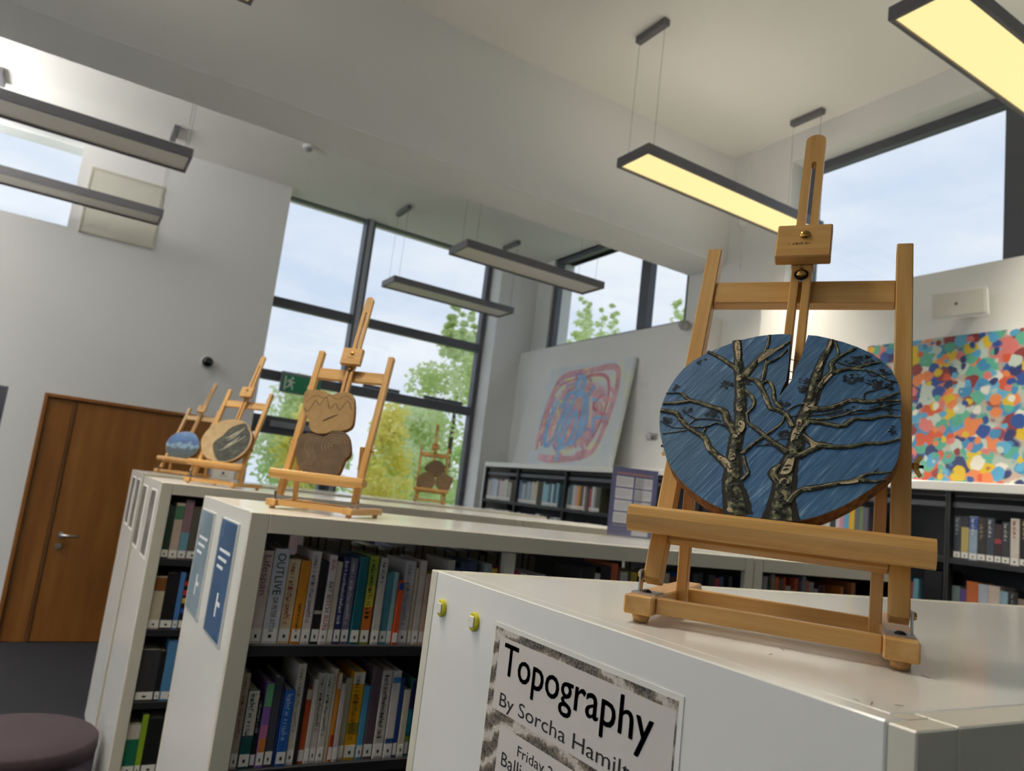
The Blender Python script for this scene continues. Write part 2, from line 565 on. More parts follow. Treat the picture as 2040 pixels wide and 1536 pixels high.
# ================================================================ pendant lamps
def pendant(label, x0, x1, y0, y1, zb, zc, lit, canopies, group, up=1.0, tint=(1.0, 0.90, 0.74)):
    t = tag(empty('pendant_light', (x0, y0, zb)), label, 'lamp', group)
    L, W, H, th = x1 - x0, y1 - y0, 0.065, 0.018
    hb = bmesh.new()
    def q(a, b_, c, d, e, f):
        vs = [hb.verts.new((x, y, z)) for z in (e, f) for y in (c, d) for x in (a, b_)]
        for s in ((0, 2, 3, 1), (4, 5, 7, 6), (0, 1, 5, 4), (2, 6, 7, 3), (0, 4, 6, 2), (1, 3, 7, 5)):
            hb.faces.new([vs[i] for i in s])
    # open tray: outer shell and inner shell joined
    o = [(0, 0), (L, 0), (L, W), (0, W)]
    i_ = [(th, th), (L - th, th), (L - th, W - th), (th, W - th)]
    ob = [hb.verts.new((*p, 0)) for p in o]
    ot = [hb.verts.new((*p, H)) for p in o]
    ib = [hb.verts.new((*p, 0)) for p in i_]
    it = [hb.verts.new((*p, H - 0.02)) for p in i_]
    for k in range(4):
        n = (k + 1) % 4
        hb.faces.new((ob[k], ob[n], ot[n], ot[k]))
        hb.faces.new((ib[n], ib[k], it[k], it[n]))
        hb.faces.new((ob[n], ob[k], ib[k], ib[n]))
    hb.faces.new(ot)
    hb.faces.new(it[::-1])
    bmesh.ops.recalc_face_normals(hb, faces=hb.faces[:])
    from_bm('housing', hb, lamp_grey, t)
    box('diffuser', th, L - th, th, W - th, 0.012, 0.020, lamp_on if lit else lamp_off, t)
    for cx in canopies:
        box('canopy', cx - x0 - 0.025, cx - x0 + 0.025, 0.01, W - 0.01, zc - zb - 0.045, zc - zb, lamp_grey, t, 0.004)
        for yy in (0.03, W - 0.03):
            cyl('wire', (cx - x0, yy, H), (cx - x0, yy, zc - zb - 0.045), 0.0013, 0.0013, lamp_grey, t, 6)
    if lit:
        for nm, pw, zz, rx in (('fill_uplight', FILL_UP * up, H + 0.012, math.pi), ('lamp_downlight', LAMP_DOWN, -0.004, 0.0)):
            ld = bpy.data.lights.new(nm, 'AREA')
            ld.shape = 'RECTANGLE'
            ld.size, ld.size_y = L - 0.1, W - 0.06
            ld.energy = pw
            ld.color = tint
            if rx == 0.0:
                ld.spread = math.radians(100)
            lo = bpy.data.objects.new(nm, ld)
            link(lo, t)
            lo.location = (L / 2, W / 2, zz)
            lo.rotation_euler = (rx, 0, 0)
    return t
G_ON, G_OFF = 'lit pendant lamps', 'unlit pendant lamps beyond the downstand wall'
pendant('lit grey pendant lamp in the top corner, above the dotted canvas', 2.74, 4.55, 1.52, 1.82, 3.90, Z_HIGH, True, [2.9, 4.4], G_ON)
pendant('lit grey pendant lamp hanging behind the large front easel', 2.82, 4.55, 3.46, 3.77, 3.90, Z_HIGH, True, [2.885, 4.485], G_ON)
pendant('lit grey pendant lamp whose end just enters the top of the picture', -1.37, 0.43, 3.40, 3.70, 3.90, Z_HIGH, True, [-1.3, 0.35], G_ON)
pendant('lit grey pendant lamp over the front bookcase aisle', -1.37, 0.43, 1.52, 1.82, 3.90, Z_HIGH, True, [-1.3, 0.35], G_ON)
pendant('lit grey pendant lamp by the west windows over the front aisle', -4.6, -2.8, 1.52, 1.82, 3.90, Z_HIGH, True, [-4.5, -2.9], G_ON)
for yy in (5.37, 6.93):  # unseen far-row pendants, added to brighten the lower ceiling and back wall
    for xx in (-4.9, -2.95):
        pendant('unseen added lit pendant in the %s far row, %s' % ('first' if yy < 6 else 'second', 'by the west windows' if xx < -4 else 'next to the oak door'), xx, xx + 1.6, yy, yy + 0.34, 3.68, Z_LOW, True, [xx + 0.1, xx + 1.5], G_ON, 18.0, (1.0, 0.98, 0.97))
pendant('unlit grey pendant lamp nearer the downstand wall, above the oak door', -1.0, 0.44, 5.37, 5.71, 3.68, Z_LOW, False, [-0.9, 0.405], G_OFF)
pendant('unlit grey pendant lamp against the cream access panel', -1.0, 0.43, 6.93, 7.25, 3.68, Z_LOW, False, [-0.9, 0.405], G_OFF)
pendant('unlit grey pendant lamp crossing the corner clerestory', 2.60, 4.06, 5.42, 5.76, 3.68, Z_LOW, False, [2.7, 3.97], G_OFF)
pendant('unlit grey pendant lamp hanging across the tall grid window', 2.60, 4.04, 7.00, 7.34, 3.68, Z_LOW, False, [2.66, 4.0], G_OFF)

# ================================================================ bookcases
HB = 1.553                                  # height of the low bookcases
SHELF_Z = (1.237, 0.947, 0.657, 0.367, 0.09)

def bookcase(label, x0, x1, y0, y1, end=True, shelves=True, ctop=HB - 0.05):
    t = tag(empty('low_bookcase', (x0, y0, 0)), label, 'bookcase', 'low white double-sided bookcases')
    L, D = x1 - x0, y1 - y0
    pw, pd, g = 0.045, 0.019, 0.0008
    rail, rh = 0.030, 0.048
    bv = 0.0012
    if end:
        box('end_panel', 0, 0.022, pd + g, D - pd - g, 0.0, HB, laminate, t, bv)
    for ya, yb in ((0, pd), (D - pd, D)):
        box('corner_post', 0, pw, ya, yb, 0.0, HB - 0.0006, laminate_edge, t, bv)
        box('corner_post', L - pw, L, ya, yb, 0.0, HB - 0.0006, laminate_edge, t, bv)
        box('top_rail', pw + g, L - pw - g, ya if ya == 0 else D - rail, rail if ya == 0 else D, HB - rh, HB - 0.0004, laminate_edge, t, bv)
        box('corner_block', 0.0228 if end else 0.0005, pw, pd + 0.0004 if ya == 0 else D - rail, rail if ya == 0 else D - pd - 0.0004, HB - rh, HB - 0.0005, laminate_edge, t)
        box('plinth', pw + g, L - pw - g, ya + 0.02 if ya == 0 else yb - 0.035, ya + 0.035 if ya == 0 else yb - 0.02, 0.0, 0.06, charcoal, t)
    box('top_panel', 0.0225 if end else pw * 0 + 0.0, L, rail + g, D - rail - g, HB - 0.022, HB - 0.0003, laminate, t, bv)
    if not end:
        box('side_board', 0, 0.02, pd + g, D - pd - g, 0, HB - 0.03, charcoal, t)
    box('side_board', L - 0.02, L, pd + g, D - pd - g, 0, HB - 0.03, charcoal, t)
    box('side_board', 0.024 if end else 0.022, 0.034, pd + g, D - pd - g, 0.06, HB - 0.05, charcoal, t)
    if shelves:
        for z in SHELF_Z:
            box('shelf', 0.036, L - 0.021, 0.008, D - 0.008, z - 0.028, z, charcoal, t, 0.0015)
    box('centre_blocker', 0.036, L - 0.021, D / 2 - 0.005, D / 2 + 0.005, 0.10, ctop, charcoal, t)  # added dark sheet; keeps the open middle of the case dark
    return t

BC1 = bookcase('low white bookcase in front carrying the birch painting easel and the exhibition poster', 0.465, 2.62, 0.2675, 0.9426)
bookcase('low white bookcase with two blue notices on its end', 0.435, 2.232, 1.905, 2.585, ctop=SHELF_Z[0] - 0.03)
bookcase('low white bookcase continuing the one with blue notices, towards the wall shelves', 2.236, 3.17, 1.905, 2.585, end=False)
bookcase('low white bookcase with grey photo sheets on its end, two rows back', 0.41, 2.232, 3.49, 4.20)
bookcase('low white bookcase continuing the second last row towards the wall shelves', 2.236, 3.30, 3.49, 4.20, end=False)
bookcase('low white bookcase in the last row before the tall window', 0.46, 2.232, 4.83, 5.55)
bookcase('low white bookcase continuing the last row towards the wall shelves', 2.236, 3.30, 4.83, 5.55, end=False)

for sx, sy, l, a in ((0.035, 0.052, 0.012, 0.5), (0.055, 0.045, 0.006, -0.6), (0.14, 0.21, 0.012, 0.9), (0.10, 0.19, 0.007, 0.3), (0.20, 0.11, 0.010, 1.2), (0.30, 0.25, 0.007, 0.2), (0.03, 0.06, 0.005, 1.3)):
    q = box('scuff_mark', -l / 2, l / 2, -0.0004, 0.0004, 0.0, 0.0002, mat('scuff_grey', '8a8478', 0.7, var=0.2), BC1)
    q.location = (sx, sy, HB - 0.00025)
    q.rotation_euler = (0, 0, a)
# ---- tall dark shelving along the east wall, one thing for each bay
WX0, WX1 = 4.17, 4.515
BAYS = [7.43, 6.746, 5.872, 5.0, 4.13, 3.2, 2.28, 1.36, 0.44]
WROWS = (1.63, 1.27, 0.90, 0.53, 0.12)
bay_words = ['in the corner by the tall window', 'under the near half of the pink canvas, second from the window', 'third from the window, partly behind the leaflet',
             'behind the birch painting, fourth from the window', 'behind the birch painting, fifth from the window', 'at the start of the dotted canvas', 'under the dotted canvas with thrillers', 'beyond the thrillers at the picture edge']
for i, (ya, yb) in enumerate(zip(BAYS, BAYS[1:])):
    t = tag(empty('wall_shelf_unit', (WX0, yb, 0)), 'charcoal steel shelf bay ' + bay_words[i], 'shelving', 'charcoal wall shelf bays')
    W = ya - yb
    D = WX1 - WX0
    box('upright', 0.004, 0.05, W - 0.013, W - 0.001, 0, 1.98, charcoal, t, 0.001)
    box('upright', 0.004, 0.05, 0.001, 0.013, 0, 1.98, charcoal, t, 0.001)
    box('back_panel', D - 0.012, D, 0, W, 0, 1.98, mat('dark_grey_back_panel', '3c3d40', 0.6), t)
    for z in WROWS:
        box('shelf', 0.006, D - 0.012, 0.014, W - 0.014, z - 0.03, z, charcoal, t, 0.001)
    box('sign_rail', 0.03, 0.045, 0.014, W - 0.014, 1.90, 1.93, mat('grey_rail', '55575e', 0.4), t, 0.001)
tp = tag(empty('shelf_top', (WX0 - 0.004, 0.44, 1.987)), 'long white top board over the charcoal wall shelves', 'shelf top')
box('board', 0, 0.354, 0, 7.456 - 0.44, 0.0, 0.05, laminate, tp, 0.003)
box('end_board', 0, 0.345, 7.435 - 0.44, 7.456 - 0.44, -1.987, -0.001, laminate, tp, 0.002)

# ================================================================ books
def book_cover_mesh(w, h, d, m, spine_m=None):
    bt = min(0.0025, w * 0.18)
    prof = [(0, 0.0012), (0.0012, 0), (w - 0.0012, 0), (w, 0.0012), (w, d), (w - bt, d), (w - bt, bt), (bt, bt), (bt, d), (0, d)]
    bm = bmesh.new()
    lo = [bm.verts.new((x, y, 0)) for x, y in prof]
    hi = [bm.verts.new((x, y, h)) for x, y in prof]
    n = len(prof)
    for i in range(n):
        bm.faces.new((lo[i], lo[(i + 1) % n], hi[(i + 1) % n], hi[i]))
    for ring, rev in ((lo, True), (hi, False)):
        for q in ((0, 7, 8, 9), (0, 1, 2, 3, 6, 7), (3, 4, 5, 6)):
            f = [ring[i] for i in q]
            bm.faces.new(f[::-1] if rev else f)
    bm.normal_update()
    bmesh.ops.recalc_face_normals(bm, faces=bm.faces[:])
    return bm, bt

def cover_mat(hexc, boost=1.0):
    k = 'cover_' + hexc + ('' if boost == 1 else '_%g' % boost)
    c = lin(hexc)
    c = tuple(min(0.82, v * boost) for v in c)
    return mat(k, c, 0.42, var=0.07, vscale=35)

def book(label, x, y, z, w, h, hexc, group, rz=0.0, d=0.15, pages=True, sticker=True, lean=0.0, boost=1.2, bands=(), title=None):
    bm, bt = book_cover_mesh(w, h, d, None)
    o = from_bm('book', bm, cover_mat(hexc, boost))
    o.location = (x, y, z)
    o.rotation_euler = (0, lean, rz)
    tag(o, label, 'book', group)
    if pages:
        box('pages', bt, w - bt, bt, d - 0.004, 0.003, h - 0.003, page_mat, o)
    if sticker and w > 0.009:
        box('shelf_label', w * 0.06, w * 0.94, -0.0005, 0.0006, 0.006, 0.006 + min(0.03, h * 0.15), paper, o)
        if w > 0.016:
            box('shelf_mark', w * 0.4, w * 0.6, -0.0009, -0.0004, 0.014, 0.022, ink, o)
    for z0, z1, c in bands:
        box('colour_band', 0.0006, w - 0.0006, -0.0004, 0.0006, h * z0, h * z1, cover_mat(c, boost), o)
    if title:
        tx, tc, *more = title
        tm = mat('lettering_' + tc, tc, 0.6, var=0)
        hgt = min(0.62 * w, 0.020)
        if tx:
            text(tx, tm, o, lambda a, b_: (w / 2 - hgt / 2 + b_, -0.0011, h * 0.95 - a), min(h * 0.72, h * 0.45 if more else h * 0.72, hgt * 0.72 * len(tx)), hgt)
        if more:
            tm2 = ink if tx else tm
            hg2 = hgt if tx == 'RUN' else hgt * 0.62
            off = h * 0.70 if tx == 'RUN' else h * 0.48
            text(more[0], tm2, o, lambda a, b_: (w / 2 - hg2 / 2 + b_, -0.0011, off - a), min(h * 0.36, hg2 * 0.75 * len(more[0])), hg2)
            if tx == 'RUN':
                text('RUN', tm, o, lambda a, b_: (w / 2 - hgt / 2 + b_, -0.0011, h * 0.32 - a), h * 0.16, hgt)
    return o

G_UP, G_LO = 'books on the upper shelf beside the front bookcase', 'books on the lower shelf beside the front bookcase'
ROW_UPPER=[
(0.4837,0.0271,0.224,'c6b6b0','pale pink paperback beside the beige post, first in the upper row',['Lifespan', '7a5a78']),
(0.5129,0.0380,0.231,'bfc1c8','thick pale grey hardback with large black capitals',['OUTLIVE', '2c3038', 'DR PETER ATTIA']),
(0.5530,0.0295,0.207,'cdbb97','cream paperback with faint red lettering beside the thick grey hardback',['~~~~~~~~~~~~~~~~~~', 'a05040']),
(0.5847,0.0233,0.205,'c98423','orange spine with dark green covers and black lettering',['', '22180c', '~~~~~~~~~~']),
(0.6101,0.0223,0.230,'c8bcb8','tall white paperback with small red and grey lettering between orange and black spines',['~~~~~~~~~~~~~~~~~~', '6a6a72']),
(0.6346,0.0212,0.206,'241f24','black paperback with a white squiggle on the spine',None),
(0.6571,0.0181,0.223,'cdc3c2','white paperback with bold red and black capitals',['RUN', 'b03038', 'FAT BITCH']),
(0.6766,0.0155,0.207,'c0b4a2','slim cream paperback beside the bold red and black capitals',None),
(0.6943,0.0176,0.221,'2c2f5c','navy paperback with white vertical lettering',['~~~~~~~~~~~~~~~~~~~~~~~~', 'c8c8d4']),
(0.7144,0.0210,0.218,'6e6a80','mauve-grey paperback between the navy and teal spines',['~~~~~~~~~~~~~~~~~~', 'c8c4c8']),
(0.7385,0.0239,0.225,'195b66','teal hardback, broadest in the middle of the upper row',None),
(0.7661,0.0242,0.229,'8a9a3a','green, yellow and orange banded paperback',['~~~~~~~~~~~~~~', '202010']),
(0.7971,0.0201,0.225,'b6b0aa','white paperback with grey lettering beside the green and yellow banded one',['~~~~~~', '5a5c60']),
(0.8210,0.0204,0.188,'4c8594','short teal-blue book beside the pale aqua one',None),
(0.8428,0.0126,0.189,'8fb0b2','short pale aqua book between teal-blue and orange-red',None),
(0.8574,0.0146,0.167,'c04a22','short orange-red book with a blue top',None),
(0.8747,0.0285,0.221,'b0acb0','wide pale grey paperback beside the orange-red one',['~~~~~~~~~~~~~~~~~~', '7c7c84']),
(0.9058,0.0093,0.203,'b5a890','thin beige paperback with a dark mark',None),
(0.9172,0.0176,0.224,'bfb4ac','tall off-white paperback near the white bookcase corner',None),
(0.9375,0.0133,0.189,'c2a493','peach paperback half hidden by the white bookcase corner',None),
]
ROW_LOWER=[
(0.4850,0.0173,0.221,'a69b8c','tall beige paperback at the stile end of the lower row',['~~~~~~~~~~~~~~~~~~', '8a5a50']),
(0.5041,0.0261,0.182,'14504f','white and dark teal book in the lower row',['~~~~~~~~~~', '4a5a58']),
(0.5319,0.0116,0.162,'1d1b20','slim black book with white lettering in the lower row',['~~~~~~~~~~~~~~', 'b8b8b8']),
(0.5454,0.0179,0.197,'7d5aa0','purple, pink and orange book with a green top',None),
(0.5652,0.0194,0.209,'41444e','dark grey book between the purple and navy ones',None),
(0.5864,0.0051,0.186,'1d2f63','narrow navy book beside the royal blue one',None),
(0.5932,0.0244,0.179,'2458a4','royal blue book with pale blue lettering',['~~~~~~~~~~', '8fb4e0']),
(0.6194,0.0187,0.241,'c6c0b4','tallest white paperback of the lower row',['~~~~~~~~~~~~~~~~~~', '8a8c84']),
(0.6400,0.0079,0.202,'1c1a1c','thin black book beside the rust one',None),
(0.6496,0.0145,0.179,'b4502a','rust red book with white top',None),
(0.6653,0.0120,0.203,'c0bab2','slim white paperback beside the rust book',None),
(0.6785,0.0161,0.218,'bdb7ae','white paperback with black vertical title, lower row',['~~~~~~~~~~~~~~~~~~', '26262a']),
(0.6965,0.0176,0.217,'c2bdb2','off-white paperback with green vertical title',['~~~~~~~~~~~~~~~~~~', '3c5a44']),
(0.7158,0.0085,0.227,'c9bda8','tall cream book with orange lettering',['~~~~~~~', 'c08a50']),
(0.7261,0.0102,0.218,'c07f28','orange and red spine with white top',None),
(0.7381,0.0119,0.191,'b7aeac','pale lilac paperback beside the orange and red spine',None),
(0.7518,0.0159,0.202,'a9a48c','pale olive paperback beside the yellow book',None),
(0.7700,0.0303,0.219,'d09a14','wide yellow book with a white top band',['~~~~~~~~~~~~~~~~~~', '7a5208']),
(0.8024,0.0169,0.183,'4f93b8','sky blue book between yellow and mauve-brown',None),
(0.8211,0.0247,0.226,'5d4d56','wide mauve-brown hardback in the lower row',None),
(0.8481,0.0268,0.222,'bdb5b2','white paperback titled in black beside the mauve-brown hardback',['~~~~~~~~~~~~~~~~~~~~~~~~', '2a2a2e']),
(0.8784,0.0230,0.221,'c4c0bc','white paperback with blue scribble at the top',['', '4a6a8a']),
(0.9031,0.0112,0.202,'26407e','dark blue slim book near the white bookcase',None),
(0.9168,0.0174,0.172,'bcb3a4','short cream book near the white bookcase',None),
(0.9373,0.0120,0.199,'1f6a5c','green and blue spine at the white bookcase edge',None),
]

BANDS = {'8a9a3a': [(0.16, 0.42, 'c0622a'), (0.42, 0.66, 'b8b03a')], 'c04a22': [(0.86, 0.97, '24428c')], '14504f': [(0.42, 0.99, 'bdb8ae')],
         '7d5aa0': [(0.72, 0.99, '5ca070'), (0.15, 0.34, 'c0763a'), (0.34, 0.5, 'b06a90')], 'd09a14': [(0.86, 0.99, 'c9c6be'), (0.30, 0.42, '7d7a20')], 'c07f28': [(0.08, 0.3, 'a83028'), (0.82, 0.99, 'c0b8a8')],
         'b4502a': [(0.86, 0.99, 'b9b09c')], '1f6a5c': [(0.3, 0.6, '2a86a0'), (0.08, 0.25, '90a830'), (0.6, 0.98, '2a2a58')], 'c4c0bc': [(0.16, 0.22, '2a4a80'), (0.86, 0.93, '4a78a8')], '241f24': [(0.36, 0.40, 'a8a4a0')], '22180c': []}
for (x, w, h, c, lb, tx) in ROW_UPPER:
    book(lb, x, 1.922 + RN.uniform(0, 0.008), SHELF_Z[0] + 0.0002, w, h, c, G_UP, bands=BANDS.get(c, ()), title=tx, boost=1.25)
for (x, w, h, c, lb, tx) in ROW_LOWER:
    book(lb, x, 1.922 + RN.uniform(0, 0.008), SHELF_Z[1] + 0.0002, w, h, c, G_LO, bands=BANDS.get(c, ()), title=tx, boost=1.25)

ORD = ['first', 'second', 'third', 'fourth', 'fifth', 'sixth', 'seventh', 'eighth', 'ninth', 'tenth', 'eleventh', 'twelfth', 'thirteenth', 'fourteenth', 'fifteenth', 'sixteenth', 'seventeenth', 'eighteenth', 'nineteenth', 'twentieth',
       'twenty-first', 'twenty-second', 'twenty-third', 'twenty-fourth', 'twenty-fifth', 'twenty-sixth', 'twenty-seventh', 'twenty-eighth', 'twenty-ninth', 'thirtieth']

def cname(h):
    r, g, b_ = (int(h[i:i + 2], 16) for i in (0, 2, 4))
    mx, mn = max(r, g, b_), min(r, g, b_)
    if mx < 70:
        return 'black'
    if mx - mn < 30:
        return 'white' if mn > 165 else ('pale grey' if mn > 120 else 'dark grey')
    if r >= g and g >= b_:
        if r - g < 40:
            return 'cream' if r > 165 and g - b_ < 70 else ('yellow' if r > 150 else 'olive')
        return 'orange' if g > 85 else ('red' if r > 120 else 'brown')
    if r >= b_ > g:
        return 'pink' if r > 150 else 'plum'
    if b_ >= r and b_ >= g:
        return ('pale blue' if mx > 165 else 'blue') if g >= r else 'purple'
    return 'teal' if b_ > r else 'green'

def row(spec, place, group, x, y, z, rz=0.0, boost=1.2, d=0.15, pages=True, gap=0.0008, count_from=''):
    """spec: list of (width, height, colour) or a float gap; laid along local +x"""
    k = 0
    c_, s_ = math.cos(rz), math.sin(rz)
    a = 0.0
    for it in spec:
        if isinstance(it, float):
            a += it
            continue
        w, h, hc, *rest = it
        o = book('%s book, %s %s' % (cname(hc), ORD[k], place), x + c_ * a, y + s_ * a, z + 0.0002, w, h, hc, group, rz, d, pages, boost=boost,
                 bands=rest[0] if rest and rest[0] else (), title=rest[1] if len(rest) > 1 else None)
        if rest and len(rest) > 2:
            o.rotation_euler[1] = rest[2]
        a += w + gap
        k += 1

# rest of the upper row, running on behind the front bookcase
pal = ['b8b0a8', 'a8a29a', '2a2a30', 'c0b8b0', '5a4a48', 'b04a2a', '8a8f98', 'c9c0a8', '34405a', 'b0a890', '6a2a38', '9aa0a0', 'c2a030', '503a30', 'd0ccc4', '3c6070', '87807a', '28242a', 'c05a28', '9a9488']
def rnd_row(n, wmin, wmax, hmin, hmax, p=pal, seed=1):
    r = random.Random(seed)
    out = []
    for _ in range(n):
        out.append((round(r.uniform(wmin, wmax), 4), round(r.uniform(hmin, hmax), 4), r.choice(p)))
    return out
row(rnd_row(9, 0.018, 0.03, 0.185, 0.235, seed=4), 'along the hidden stretch before the beige divider', 'books on the upper shelf behind the front bookcase', 0.953, 1.926, SHELF_Z[0])
box_div = box('bay_divider', 1.178, 1.212, 1.912, 1.94, SHELF_Z[0] + 0.0005, HB - 0.05, laminate_edge)
tag(box_div, 'beige upright divider standing in the shelf behind the front bookcase', 'divider')
mid = [(0.02, 0.212, 'b0406a'), (0.022, 0.207, 'b8b4b0'), (0.016, 0.202, '8a8c94'), 0.03, (0.02, 0.207, 'b0aca8'), 0.13, (0.03, 0.235, '1e1e22'), (0.028, 0.24, '222226'), (0.02, 0.222, 'c0bab4'), (0.042, 0.245, '1c1a1e'), (0.028, 0.257, 'b85a34'), 0.012, (0.03, 0.232, 'b9b4ac'), (0.012, 0.222, '4a4038'),
       (0.026, 0.232, 'b0a040'), 0.02, (0.022, 0.227, 'b8742a'), (0.02, 0.232, 'b8b4ae'), 0.012, (0.035, 0.227, 'b0aca6'), (0.032, 0.237, 'a89c88'), (0.04, 0.227, '5a3028'), (0.018, 0.237, '2a5a9a'), 0.05, (0.025, 0.242, '34343a'), (0.02, 0.247, '2c3038'), 0.03, (0.03, 0.242, '3a3c40'),
       (0.02, 0.232, 'a83040'), (0.022, 0.237, '3a4668'), 0.025, (0.018, 0.242, '2c2c30')]
row(mid, 'past the beige divider, seen over the front bookcase', 'books seen over the front bookcase', 1.225, 1.926, SHELF_Z[0], boost=1.3)
far = [0.02, (0.026, 0.252, 'a09c9c'), (0.02, 0.222, '38363a'), (0.018, 0.262, '8c8270'), (0.024, 0.252, 'c06030'), (0.02, 0.247, '4a5450'), (0.016, 0.252, 'b04a30'), (0.03, 0.222, 'a89484'), (0.022, 0.207, 'b8aca4'), (0.018, 0.252, 'b85034'), (0.02, 0.242, '4a4446'),
       (0.026, 0.262, '76787c'), (0.016, 0.247, 'c05a3c'), (0.03, 0.242, '9c988e'), (0.024, 0.217, 'a8a49c'), (0.022, 0.232, '3a2a28'), (0.02, 0.232, '5a3026'), 0.1, (0.016, 0.232, 'b86a30'), (0.02, 0.222, '1c1c20'), 0.03, (0.026, 0.252, 'a8683a')]
row(far, 'in the far bookcase opening, seen under the easel tray', 'books seen under the front easel', 2.29, 1.926, SHELF_Z[0], boost=1.3)
backs = rnd_row(24, 0.02, 0.05, 0.205, 0.245, ['1e2a4a', '3a4a80', '5a1a2a', '20242c', '2e5a48', '6a6a70', 'b8b8b0', '283a6a', '4a3a5a'], seed=9)
row(backs, 'on the far side, glimpsed above the upper row', 'books shelved on the far side of the notice bookcase', 1.62, 2.57, SHELF_Z[0], rz=math.pi, d=0.16, boost=0.9)

# ---- second last bookcase, four shelves of larger books by its end
r1 = [(0.03, 0.22, '2a3a2e'), (0.034, 0.235, 'b8a898', [(0.7, 0.95, '4a7a5a')]), (0.034, 0.25, '8a6a72', [(0.08, 0.45, '6a98a8')]), (0.05, 0.225, '5a564e'), (0.026, 0.22, '2e2a2e'), (0.045, 0.245, 'b4aa9c'), (0.04, 0.24, '1f4a34'), (0.03, 0.22, 'a09a90')]
r2 = [(0.045, 0.215, 'b8ae98', [(0.72, 0.98, '7a4a20')]), (0.05, 0.23, '1c1a1e'), (0.02, 0.235, '4a7ab8'), (0.05, 0.225, '1e1a20', [(0.62, 0.72, 'c03a40'), (0.48, 0.57, 'd8b030'), (0.30, 0.38, '2a58b8'), (0.8, 0.88, 'c03a40')]), (0.06, 0.225, '2e2624'), (0.03, 0.2, 'a86a60'), (0.04, 0.2, '4a3a38')]
r3 = [(0.075, 0.205, '36363a'), (0.02, 0.2, '1a1a1c'), (0.085, 0.245, '4f84b0'), (0.02, 0.2, '26262a'), (0.022, 0.235, 'c0961e'), (0.04, 0.22, '1c1c20'), (0.05, 0.21, '2e2e34')]
r4 = [(0.05, 0.20, '1c6a50', [(0.7, 0.99, 'b8b4aa')]), (0.022, 0.235, '86a82a'), (0.06, 0.22, '1a1c1c'), (0.075, 0.235, '24382e'), (0.04, 0.22, '2a2e2e')]
for n, (z, rr) in enumerate(zip(SHELF_Z, (r1, r2, r3, r4))):
    row(rr, 'on the %s shelf beside the grey photo sheets' % ['top', 'second', 'third', 'fourth'][n], 'large books by the photo sheet end', 0.457, 3.512, z, boost=1.2, gap=0.001)

# ---- wall shelves; local +x runs towards the viewer, spines face the room
def wall_row(spec, ystart, z, place, group, **kw):
    row(spec, place, group, WX0 + 0.035, ystart, z, rz=-math.pi / 2, d=0.16, **kw)
bluegrey = ['9aa4b4', 'a8b0bc', '7d8698', 'b0b4bc', '8a90a0', '6a7488', 'c0c2c8', 'b8a8a8', 'a8a098']
b1 = rnd_row(8, 0.026, 0.04, 0.2, 0.235, bluegrey, 21) + [(0.034, 0.225, 'c8a8a4')] + rnd_row(6, 0.024, 0.04, 0.2, 0.23, ['b8b4ac', 'a8a49a', 'c0beb8', '8a8880'], 22)
wall_row(b1, 7.41, 1.63, 'on the upper wall shelf in the window corner', 'books on the wall shelves by the window')
b2 = rnd_row(12, 0.022, 0.034, 0.2, 0.235, ['7a8aa0', '8a98ac', 'a0acb8', '6a7a90', 'b8b0a0', '98a4ae'], 23) + [0.10] + rnd_row(9, 0.022, 0.036, 0.205, 0.235, ['5a90a8', '88aebc', '4a7a90', 'c4c8c8', '7aa4b0', '2c4a60'], 24)
wall_row(b2, 6.73, 1.63, 'on the upper wall shelf under the pink canvas', 'books on the wall shelves under the pink canvas')
b3 = [(0.03, 0.2, '8a8e94'), (0.028, 0.22, '5a6a70'), (0.024, 0.23, '3a7a80'), (0.026, 0.225, 'c0bcb4'), (0.03, 0.225, 'b8a8a0'), (0.026, 0.22, 'c09a8a'), (0.03, 0.225, 'c88a20'), (0.026, 0.22, '7a5a28'), (0.022, 0.21, '3a3a3c'), (0.03, 0.22, 'b8b4b0'), 0.07, (0.03, 0.2, 'b04a58'), (0.026, 0.225, 'c4c2be'), (0.03, 0.225, '8e9094'), (0.034, 0.22, '55564e'), (0.03, 0.22, '4a4c3c'), 0.05]
wall_row(b3, 5.855, 1.63, 'on the upper wall shelf beside the standing leaflet', 'books on the wall shelves beside the leaflet')
be = tag(box('bookend', 4.21, 4.36, 5.055, 5.135, 1.6302, 1.83, laminate_edge), 'cream box file ending the wall shelf row beside the leaflet', 'box file')
wall_row(rnd_row(9, 0.05, 0.075, 0.24, 0.262, ['b8b8b8', 'd0d0d0', '9a9a9a', '6a6a70'], 31), 7.41, 1.27, 'on the second wall shelf in the window corner', 'books low on the wall shelves')
wall_row([0.12] + rnd_row(6, 0.05, 0.075, 0.25, 0.275, ['6a6478', 'c8c8c8', 'a8a8b0'], 32) + [0.12] + rnd_row(3, 0.05, 0.06, 0.25, 0.265, ['c4c4c4', 'a0a0a0'], 33), 6.73, 1.27, 'on the second wall shelf under the pink canvas', 'books low on the wall shelves')
wall_row([0.25] + rnd_row(5, 0.05, 0.07, 0.24, 0.255, ['c4c4c0', 'b0b0a8'], 34), 5.855, 1.27, 'on the second wall shelf beside the leaflet', 'books low on the wall shelves')
b5 = [(0.03, 0.2, 'b86a78'), (0.026, 0.2, '7a6a88'), (0.024, 0.21, '34343c'), (0.05, 0.215, 'b4b2b0'), (0.03, 0.21, 'c4c2c0'), (0.04, 0.23, '24343c'), (0.026, 0.225, 'c8c0c8'), (0.028, 0.235, 'c08aa0'), (0.034, 0.235, '5a9ac0'), (0.036, 0.235, 'd0a828'), (0.028, 0.235, '5a6068'), (0.03, 0.235, '6a7a5a'), (0.03, 0.23, '5a5a66')]
wall_row(b5, 3.185, 1.63, 'on the upper wall shelf glimpsed beneath the birch painting', 'books glimpsed beneath the birch painting')
